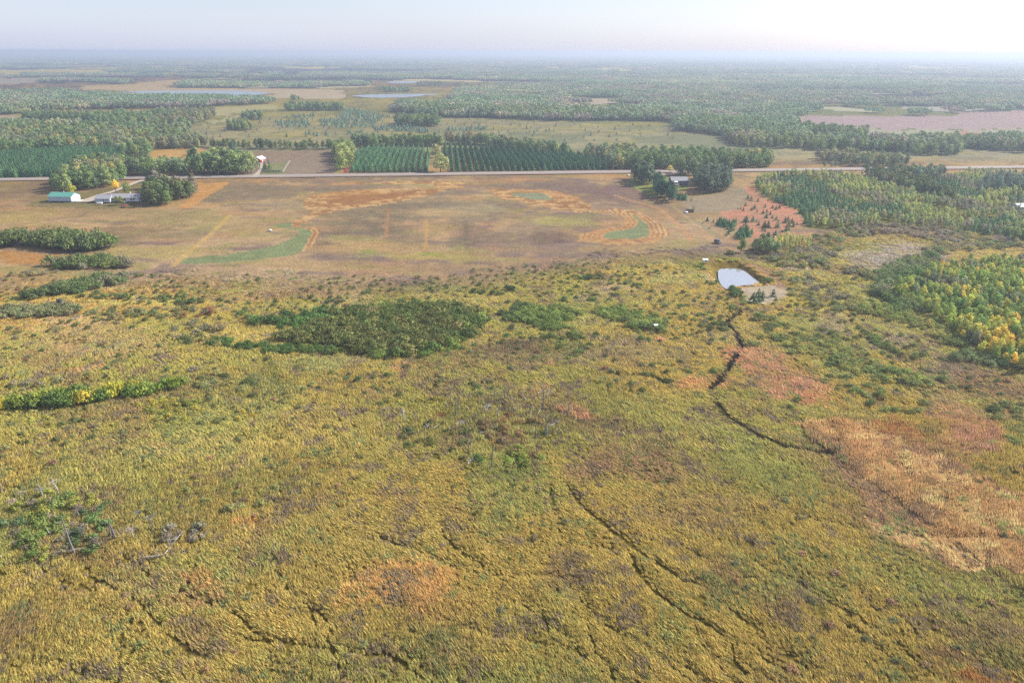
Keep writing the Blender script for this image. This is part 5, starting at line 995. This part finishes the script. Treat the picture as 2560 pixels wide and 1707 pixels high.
# ------------------------------------------------------------------ buildings
M_WHITE = mat('white_siding', (.74, .75, .76), .6, .05, .8); M_SHADEW = mat('shade_tinted_siding', (.50, .55, .60), .55, .06, .8); M_GREENR = mat('green_metal_roof', (.10, .30, .23), .45, .08, .6, .5)  # bluish siding: shade on the shed's front wall put into its colour
M_GREYR = mat('grey_shingle', (.30, .29, .30), .85, .15, 1.5); M_GLASS = mat('window_glass', (.03, .04, .05), .08, 0, spec=.8); M_RED = mat('red_boards', (.36, .035, .045), .75, .12, 1)
M_WROOF = mat('white_metal_roof', (.85, .85, .85), .4, .04, 1, .5); M_DARK = mat('dark_opening', (.025, .022, .022), .9); M_NAVY = mat('deep_blue_siding', (.05, .07, .16), .6, .08, 1)
M_DOORW = mat('white_door', (.82, .82, .80), .5); M_WOOD = mat('grey_wood_pole', (.22, .18, .15), .9, .2, 2); M_CONC = mat('concrete_apron', (.55, .53, .50), .9, .08, .8)
def gable(root, w, d, hw, hr, wm, rm, ov=.45, along='x', name_w='wall', name_r='roof', x0=0, y0=0):
    """gabled block centred x0,y0; ridge along x or y"""
    A = MB()
    if along == 'x': A.prism([(y0 - d / 2, 0), (y0 + d / 2, 0), (y0 + d / 2, hw), (y0, hr - .02), (y0 - d / 2, hw)], x0 - w / 2, x0 + w / 2)
    else:
        A.prism([(-w / 2, 0), (w / 2, 0), (w / 2, hw), (0, hr - .02), (-w / 2, hw)], -d / 2, d / 2)
        A.v = [(x0 + y, y0 + x, z) for x, y, z in A.v]; A.f = [tuple(reversed(f)) for f in A.f]
    A.build(name_w, wm, root)
    B = MB(); hd = (d if along == 'x' else w) / 2; sl = (hr - hw) / hd; t = .16
    prof = [(-hd - ov, hw - sl * ov + .03), (0, hr + .03), (hd + ov, hw - sl * ov + .03), (hd + ov, hw - sl * ov + t + .03), (0, hr + t + .03), (-hd - ov, hw - sl * ov + t + .03)]
    L = (w if along == 'x' else d) / 2 + ov
    B.prism(prof, -L, L)
    if along == 'x': B.v = [(x + x0, y + y0, z) for x, y, z in B.v]
    else: B.v = [(x0 + y, y0 + x, z) for x, y, z in B.v]; B.f = [tuple(reversed(f)) for f in B.f]
    return B.build(name_r, rm, root)
def panel(root, name, m, face, u0, u1, z0, z1, off, t=.06, frame=None):
    """flat panel on a wall: face 'f' (front, y=off), 'r' (right side, x=off)"""
    A = MB()
    if face == 'f': A.box(u0, u1, off - t, off + .02, z0, z1)
    elif face == 'b': A.box(u0, u1, off - .02, off + t, z0, z1)
    else: A.box(off - .02, off + t, u0, u1, z0, z1)
    o = A.build(name, m, root)
    if frame:
        Fm = MB(); e = .14; t2 = t + .05
        for (a, b, c, d) in ((u0 - e, u1 + e, z0 - e, z0), (u0 - e, u1 + e, z1, z1 + e), (u0 - e, u0, z0, z1), (u1, u1 + e, z0, z1)):
            if face == 'f': Fm.box(a, b, off - t2, off + .01, c, d)
            else: Fm.box(off - .01, off + t2, a, b, c, d)
        Fm.build('frame', frame, o)
    return o
# green roofed pole shed
x, y = W1('c4', 542, 588); sh = empty('pole_shed', (x, y + 5.2, .55), math.radians(-3), 'long pole shed with bluish shade in its wall colour and green metal roof on the lawn', 'shed')
gable(sh, 16.8, 10.4, 3.4, 5.6, M_SHADEW, M_GREENR)
panel(sh, 'sliding_door', M_DOORW, 'r', -3.6, 1.2, 0, 3.1, 8.4); panel(sh, 'side_door', M_DOORW, 'r', 2.6, 3.6, 0, 2.1, 8.4)
for a_ in (-5, 0.2, 5): panel(sh, 'skirting', M_GREYR, 'f', a_ - 2.4, a_ + 2.4, 0, .5, -5.2)
panel(sh, 'trim', M_WHITE, 'f', -8.4, 8.4, 3.0, 3.15, -5.2)
q = MB(); q.tube([(2.6 - 2, 0, 5.5), (.6, 0, 6.3)], [.22, .22], 8); q.tube([(.6, 0, 6.3), (.6, 0, 6.42)], [.34, .3], 8); q.build('roof_vent', M_WHITE, sh)
q = MB(); q.box(8.5, 13.5, -4.5, 2.2, -.2, .12); q.build('apron', M_CONC, sh)
# long white house and its garage
x, y = W1('c4', 1105, 588); ho = empty('ranch_house', (x, y + 4.5, .55), math.radians(2), 'long white ranch house with grey roof behind a garden tree', 'house')
gable(ho, 21, 9, 2.7, 4.7, M_WHITE, M_GREYR)
for a_ in (-8.2, -5.6, 4.6, 6.6): panel(ho, 'window', M_GLASS, 'f', a_, a_ + 1.3, 1.0, 2.2, -4.5, frame=M_DOORW)
panel(ho, 'patio_door', M_GLASS, 'f', -.6, 1.4, .1, 2.2, -4.5, frame=M_DOORW); panel(ho, 'window', M_GLASS, 'r', -1, .6, 1, 2.2, 10.5, frame=M_DOORW)
q = MB(); q.box(2.2, 3.1, .6, 1.5, 3.6, 5.7); q.build('chimney', M_CONC, ho)
q = MB(); q.box(-.9, 2.2, -7, -4.6, 0, .25); q.build('terrace', M_CONC, ho)
x, y = W1('c4', 914, 596); ga = empty('garage', (x, y + 4.2, .55), math.radians(2), 'white garage with grey roof at the end of the drive', 'garage')
gable(ga, 10.4, 8.0, 2.6, 4.6, M_SHADEW, M_GREYR)
for a_ in (.2, 2.0): panel(ga, 'window', M_GLASS, 'f', a_, a_ + 1.1, 1.0, 2.0, -4.0, frame=M_DOORW)
q = MB(); q.box(-5.26, -5.2, -2.6, 2.6, 0, 2.3); q.build('garage_door', M_DOORW, ga)
# red barn
x, y = W1('c1', 1768, 838); ba = empty('red_barn', (x, y + 4, .55), math.radians(-14), 'small red barn with white metal roof and open dark front', 'barn')
gable(ba, 7.5, 9.0, 2.9, 4.9, M_RED, M_WROOF, along='y')
panel(ba, 'open_bay', M_DARK, 'f', -3.0, 1.6, 0, 2.5, -4.5); panel(ba, 'door', M_DOORW, 'r', -1.5, .2, 0, 2.1, 3.75); panel(ba, 'window', M_GLASS, 'r', 1.6, 2.6, 1, 2, 3.75, frame=M_DOORW)
# blue house at the homestead
x, y = W1('c6', 1490, 438); bl = empty('blue_house', (x, y + 4.5, .55), math.radians(4), 'dark blue house with grey roof among tall dark trees', 'house')
gable(bl, 13.5, 8.5, 3.2, 5.6, M_NAVY, M_GREYR)
for a_ in (-1.6, 1.2, 4.0): panel(bl, 'window', M_GLASS, 'f', a_, a_ + 1.2, 1.2, 2.4, -4.25, frame=M_DOORW)
panel(bl, 'door', M_DOORW, 'f', -6.3, -5.4, .3, 2.4, -4.25)
q = MB(); q.box(-6.6, -1.2, -7.2, -4.3, 0, .7); q.build('deck', M_CONC, bl)
q = MB(); q.prism([(-7.4, 2.5), (-4.3, 3.0), (-4.3, 3.12), (-7.4, 2.62)], -6.6, -2.4); cn = q.build('porch_roof', M_WROOF, bl)
for a_ in (-6.4, -2.6): q = MB(); q.box(a_ - .07, a_ + .07, -7.25, -7.1, .7, 2.5); q.build('porch_post', M_DOORW, bl)
# white roofed building at the right edge
x, y = W1('c7', 2275, 668); wb = empty('long_shed', (x + 6, y + 5, .1), math.radians(6), 'long white roofed shed half outside the right edge', 'shed')
gable(wb, 20, 9, 3.0, 4.4, mat('lavender_grey_siding', (.42, .42, .48), .6, .05, 1), M_WROOF)
panel(wb, 'door', M_DARK, 'f', -6.5, -4.5, 0, 2.3, -4.5); panel(wb, 'window', M_GLASS, 'f', -2, -.8, 1, 2, -4.5, frame=M_DOORW)
# small white far shed behind the tall stand
x, y = W1('c1', 1495, 832); fs = empty('garden_shed', (x, y, .5), 0, 'tiny white roofed shed glimpsed through the tall leafy stand', 'shed')
gable(fs, 4.5, 4, 12.2, 13.2, M_WHITE, M_WROOF) if False else gable(fs, 4.5, 4, 2.4, 3.4, M_WHITE, M_WROOF)
# hunting blinds
x, y = W1('c4', 540, 1510); b1 = empty('hunting_blind', (x, y, 0), .2, 'dark box shaped hunting blind raised on pale legs', 'hunting blind')
M_BLK = mat('dark_green_panel', (.055, .06, .06), .7, .15, 2)
q = MB(); q.tube([(0, 0, 1.3), (0, 0, 2.9)], [1.05, 1.05], 12); q.build('cabin', M_BLK, b1); q = MB(); q.tube([(0, 0, 2.9), (0, 0, 3.0), (0, 0, 3.25)], [1.2, 1.2, .5], 12); q.build('roof', M_BLK, b1)
q = MB(); q.box(-.35, .35, -1.09, -1.0, 2.2, 2.55); q.build('window', M_GLASS, b1)
for a_, b_ in ((-.75, -.75), (.75, -.75), (.75, .75), (-.75, .75)): q = MB(); q.tube([(a_ * 1.2, b_ * 1.2, -.3), (a_, b_, 1.35)], [.09, .08], 5); q.build('leg', M_BLEACH, b1)
q = MB(); q.box(-1.1, 1.1, -1.1, 1.1, 1.2, 1.3); q.build('platform', M_BLEACH, b1)
def stand(c, x_, y_2, w, h, label, name, cat):
    x, y = W1(c, x_, y_2); r = empty(name, (x, y, 0), .1, label, cat); q = MB(); q.box(-w / 2, w / 2, -w * .35, w * .35, h * .5, h); q.build('box', M_DOORW, r)
    q = MB(); q.prism([(-w * .5, h + .01), (w * .5, h + .12), (w * .5, h + .2), (-w * .5, h + .09)], -w * .6, w * .6); q.build('lid', M_WROOF, r)
    q = MB(); q.box(-w * .2, w * .2, -w * .35 - .03, -w * .35, h * .62, h * .85); q.build('opening', M_DARK, r)
    for s in (-1, 1):
        for t in (-1, 1): q = MB(); q.box(s * w * .42 - .05, s * w * .42 + .05, t * w * .28 - .05, t * w * .28 + .05, -.4, h * .5); q.build('leg', M_WOOD, r)
stand('c15', 460, 132, 2.3, 2.2, 'white box blind on legs at the upper left corner of the pond', 'box_blind', 'hunting blind')
stand('c16', 2160, 332, 1.5, 1.6, 'small white nesting box on posts in the marsh grass', 'nesting_box', 'nesting box')
# poles
def pole(c, x_, y_2, h, label, lean=0.0):
    x, y = W1(c, x_, y_2); r = empty('utility_pole', (x, y, .4), RANG + math.pi / 2, label, 'utility pole', 'utility poles along the road')
    q = MB(); q.tube([(0, 0, -.5), (0, lean * .5, h * .5), (0, lean, h)], [.2, .17, .13], 8); q.build('post', M_WOOD, r)
    q = MB(); q.box(-1.1, 1.1, lean - .06, lean + .06, h - .7, h - .55); q.build('crossarm', M_WOOD, r)
    for s in (-.9, .9, 0): q = MB(); q.tube([(s, lean, h - .55 if s else h), (s, lean, h - .3 if s else h + .25)], [.06, .04], 6); q.build('insulator', M_GLASS, r)
pole('c5', 1318, 333, 9.5, 'wooden utility pole before the left plantation block'); pole('c5', 1950, 330, 9.5, 'wooden utility pole before the right plantation block')
pole('c6', 285, 318, 9.5, 'wooden utility pole before the right end of the plantation'); pole('c6', 900, 312, 9.5, 'wooden utility pole before the wood right of the plantation')
pole('c4', 1395, 378, 10.5, 'tall utility pole rising above the grove by the drive'); pole('c1', 1826, 868, 11, 'leaning utility pole by the conifers at the red barn', -2.0)
pole('c5', 688, 345, 5.5, 'short pole at the corner of the bare farm field')
# vehicles ----------------------------------------------------------
M_TYRE = mat('tyre', (.02, .02, .02), .8); M_RIM = mat('rim', (.4, .4, .42), .35, 0, metal=.8)
def vehicle(c, x_, y_2, rz, paint_, label, cat, name, L=4.4, W_=1.9, H=1.85, pickup=False, z0=.35):
    x, y = W1(c, x_, y_2); r = empty(name, (x, y, z0), rz, label, cat)
    q = MB(); q.prism([(-L / 2, .45), (L / 2, .45), (L / 2, .85), (L * .47, 1.02), (L * .16, 1.12), (-L / 2, 1.12)], -W_ / 2, W_ / 2); q.v = [(a, b, z) for a, b, z in q.v]; q.build('body', paint_, r, .06)
    c0, c1 = (-.02, .2) if pickup else (-L * .46, .2 * L)
    q = MB(); a0 = -L * .12 if pickup else -L * .46; q.prism([(a0, 1.12), (L * .2, 1.12), (L * .1, H), (a0 + .15, H)], -W_ / 2 + .1, W_ / 2 - .1); q.build('cab', paint_, r, .05)
    for s in (-1, 1):
        q = MB(); q.prism([(a0 + .25, 1.18), (L * .16, 1.18), (L * .085, H - .12), (a0 + .32, H - .12)], s * (W_ / 2 - .1), s * (W_ / 2 - .085)); q.build('side_window', M_GLASS, r)
    q = MB(); q.face([(-W_ / 2 + .2, L * .192, 1.18), (W_ / 2 - .2, L * .192, 1.18), (W_ / 2 - .25, L * .115, H - .1), (-W_ / 2 + .25, L * .115, H - .1)])
    q.v = [(a, b + .02, z + .01) for a, b, z in q.v]; q.build('windscreen', M_GLASS, r)
    for s in (-1, 1):
        for t in (-.31, .31):
            q = MB(); q.tube([(s * (W_ / 2 - .2), t * L, .38), (s * (W_ / 2 + .03), t * L, .38)], [.38, .38], 14); w = q.build('wheel', M_TYRE, r)
            q = MB(); q.tube([(s * (W_ / 2 + .03), t * L, .38), (s * (W_ / 2 + .05), t * L, .38)], [.2, .2], 10); q.build('rim', M_RIM, w)
        q = MB(); q.box(s * W_ * .36 - .15, s * W_ * .36 + .15, L / 2, L / 2 + .03, .72, .88); q.build('headlight', M_DOORW, r)
    q = MB(); q.box(-W_ / 2, W_ / 2, L / 2, L / 2 + .12, .42, .6); q.build('bumper', M_RIM, r)
    return r
vehicle('c17', 550, 400, math.radians(205), mat('dark_blue_paint', (.03, .045, .10), .3, 0, spec=.6), 'dark blue off road car parked at the lower corner of the field', 'car', 'parked_car', 4.4, 1.95, 1.9)
vehicle('c6', 1392, 428, math.radians(70), mat('white_paint', (.75, .77, .8), .3, 0, spec=.6), 'white car parked left of the blue house', 'car', 'parked_car')
vehicle('c6', 1555, 412, math.radians(85), mat('silver_paint', (.6, .62, .62), .3, 0, spec=.6), 'pale car parked right of the blue house', 'car', 'parked_car')
# small things
def lump(name, c, x_, y_2, m, label, cat, pts, z0=.3, rz=0):
    x, y = W1(c, x_, y_2); r = empty(name, (x, y, z0), rz, label, cat); return r
r = lump('propane_tank', 'c4', 891, 612, None, 'white propane tank lying on the lawn below the garage', 'tank', None, .4)
q = MB(); q.tube([(-2.0, 0, 1.0), (-1.8, 0, 1.0), (1.8, 0, 1.0), (2.0, 0, 1.0)], [.3, .6, .6, .3], 12); q.build('vessel', M_DOORW, r)
for s in (-1.2, 1.2): q = MB(); q.box(s - .1, s + .1, -.4, .4, 0, .5); q.build('foot', M_CONC, r)
q = MB(); q.tube([(0, 0, 1.55), (0, 0, 1.8)], [.2, .2], 8); q.build('valve_cap', M_DOORW, r)
def boulder(c, x_, y_2, s, m, label, name='boulder', cat='boulder', grp=None):
    x, y = W1(c, x_, y_2); rng = np.random.default_rng(int(x_ + y_2)); u = []; F = []
    nu, nv = 10, 6
    for i in range(nv + 1):
        for j in range(nu):
            a = math.pi * i / nv; b = 2 * math.pi * j / nu; k = 1 + (.18 * math.sin(3 * b + a * 2 + x_) if 0 < i < nv else 0)
            u.append((s * k * math.sin(a) * math.cos(b), s * .8 * k * math.sin(a) * math.sin(b), s * .55 * math.cos(a) + s * .3))
    for i in range(nv):
        for j in range(nu): F.append((i * nu + j, (i + 1) * nu + j, (i + 1) * nu + (j + 1) % nu, i * nu + (j + 1) % nu))
    me = mesh_np(name, u, F, [m], smooth=True); o = bpy.data.objects.new(name, me); COL.objects.link(o); o.location = (x, y, .35); tag(o, label, cat, grp)
boulder('c5', 125, 848, 1.3, mat('pale_stone', (.6, .58, .53), .9, .15, 2), 'pale boulder on the tan grass left of the green strip')
boulder('c6', 1035, 352, 1.1, M_DOORW, 'white mailbox modelled as a rounded lump by the road left of the big dark trees')  # mailbox, stood in for by the boulder shape
boulder('c6', 1550, 685, 1.2, M_DOORW, 'white stone beside the dark brush pile')
boulder('c6', 1385, 570, .9, M_DOORW, 'white stone at the foot of the slanting row of dark trees')
boulder('c7', 2310, 1e3, .5, M_DOORW, 'x') if False else None
def one(kind, c, x_, y_2, s, tint, label, cat, wide=1.0, name=None, proto=0, parts=None):
    """a single notable plant with trunk and crown of its own"""
    x, y = W1(c, x_, y_2); z = float(gz(np.array([x]), np.array([y]))[0]); r = empty(name or kind, (x, y, z), random.uniform(0, 6), label, cat); r.scale = (s * wide, s * wide, s)
    gen = {'broadleaf_tree': lambda: broadleaf(900 + proto, 12, 4.4, 900, .8), 'conifer': lambda: conifer(920 + proto, 9, 2.2, 480, .7), 'shrub': lambda: shrub(940 + proto, 2.2, 2.2, 500, .35),
           'yellow': lambda: broadleaf(960 + proto, 12, 3.6, 700, .7, 16, True, .3)}[kind]()
    V, st, rng = gen
    cr = bpy.data.objects.new('crown', plant_mesh('crown', V, None, [M_LEAF], rng)); COL.objects.link(cr); cr.parent = r; cr.color = (*lin(tint), 1)
    st.build('trunk' if kind != 'shrub' else 'stems', M_BARK, r)
one('yellow', 'c4', 1040, 520, .92, (222, 188, 70), 'bright yellow autumn tree rising behind the white house', 'tree', 1.0, 'yellow_tree')
one('broadleaf_tree', 'c4', 1140, 515, .78, (116, 124, 70), 'olive tree just right of the bright yellow one', 'tree', 1.15, 'garden_tree', 1)
one('broadleaf_tree', 'c4', 1043, 608, .52, (110, 118, 66), 'left small garden tree in front of the white house', 'tree', 1.0, 'garden_tree', 2)
one('broadleaf_tree', 'c4', 1088, 610, .55, (116, 120, 66), 'right small garden tree in front of the white house', 'tree', 1.0, 'garden_tree', 3)
one('broadleaf_tree', 'c4', 640, 508, .62, (168, 166, 62), 'round yellow green tree right behind the green roofed shed', 'tree', 1.25, 'round_tree', 4)
one('shrub', 'c4', 1118, 628, 1.0, (138, 92, 84), 'low reddish brown bush on the lawn before the white house', 'bush', 1.4, 'bush')
one('broadleaf_tree', 'c5', 1645, 318, 1.42, (150, 154, 92), 'big pale green tree between the two plantation blocks', 'tree', 1.45, 'big_tree', 5)
one('broadleaf_tree', 'c5', 1600, 190, 1.15, (150, 146, 100), 'second pale tree behind the big one between plantation blocks', 'tree', 1.3, 'big_tree', 6)
one('conifer', 'c1', 1812, 885, 1.05, (62, 92, 64), 'left dark conifer beside the red barn lane', 'conifer', 1.0, 'conifer', 1)
one('conifer', 'c1', 1843, 882, 1.0, (92, 108, 64), 'right olive conifer beside the red barn lane', 'conifer', 1.0, 'conifer', 2)
one('yellow', 'c1', 1830, 888, .5, (170, 168, 88), 'small yellowish tree between the two conifers at the lane', 'tree', .8, 'small_tree', 3)
one('yellow', 'c6', 1405, 330, .62, (196, 180, 92), 'small yellow tree behind the blue house by the road', 'tree', 1.4, 'small_tree', 5)
one('conifer', 'c6', 1612, 678, .5, (110, 108, 70), 'olive conifer at the right end of the dark brush pile', 'conifer', 1.0, 'conifer', 3)
one('shrub', 'c6', 1575, 678, .85, (52, 48, 44), 'dark brush pile on the mown ground below the homestead', 'brush pile', 1.7, 'brush_pile', 2)
one('conifer', 'c1', 1590, 748, 1.35, (72, 100, 74), 'tall dark spruce standing in the hedgerow left of the barn', 'conifer', 1.1, 'conifer', 5)
one('yellow', 'c4', 1725, 430, .5, (214, 190, 60), 'small yellow tree at the right tip of the round grove', 'tree', .8, 'small_tree', 7)
one('broadleaf_tree', 'c5', 800, 330, .35, (190, 70, 60), 'small red leaved tree at the foot of the yellowish line', 'tree', 1.2, 'red_tree', 8)
# hedge row by the barn lawn: clipped row of small pines
pr = WP('c1', '1792,905 1918,905')
for i in range(14):
    t = i / 13; add_p = pr[0] * (1 - t) + pr[1] * t
    o = bpy.data.objects.new('hedge_shrub', P_SHRUB[i % 6]); COL.objects.link(o); o.location = (add_p[0], add_p[1], .3); o.scale = (.5, .45, .9); o.color = (*lin((84, 104, 84)), 1); o.rotation_euler = (0, 0, i * 1.3)
    tag(o, 'small upright shrub of the straight hedge on the barn lawn', 'shrub', 'shrubs of the straight hedge on the barn lawn')

# ------------------------------------------------------------------ haze
hz = MB(); hz.box(-78000, 78000, -78000, 78000, -6, 104.5); ho_ = hz.build('haze', None); ho_.data.materials.clear()
hm = bpy.data.materials.new('haze_air'); hm.use_nodes = True; nt = hm.node_tree; nt.nodes.clear()
pv = nt.nodes.new('ShaderNodeVolumePrincipled'); pv.inputs['Color'].default_value = (.60, .68, .82, 1); pv.inputs['Density'].default_value = HAZE; pv.inputs['Anisotropy'].default_value = .28
mo = nt.nodes.new('ShaderNodeOutputMaterial'); nt.links.new(pv.outputs[0], mo.inputs['Volume']); ho_.data.materials.append(hm)
tag(ho_, 'pale blue autumn haze lying over the whole plain', 'haze', None, 'stuff')
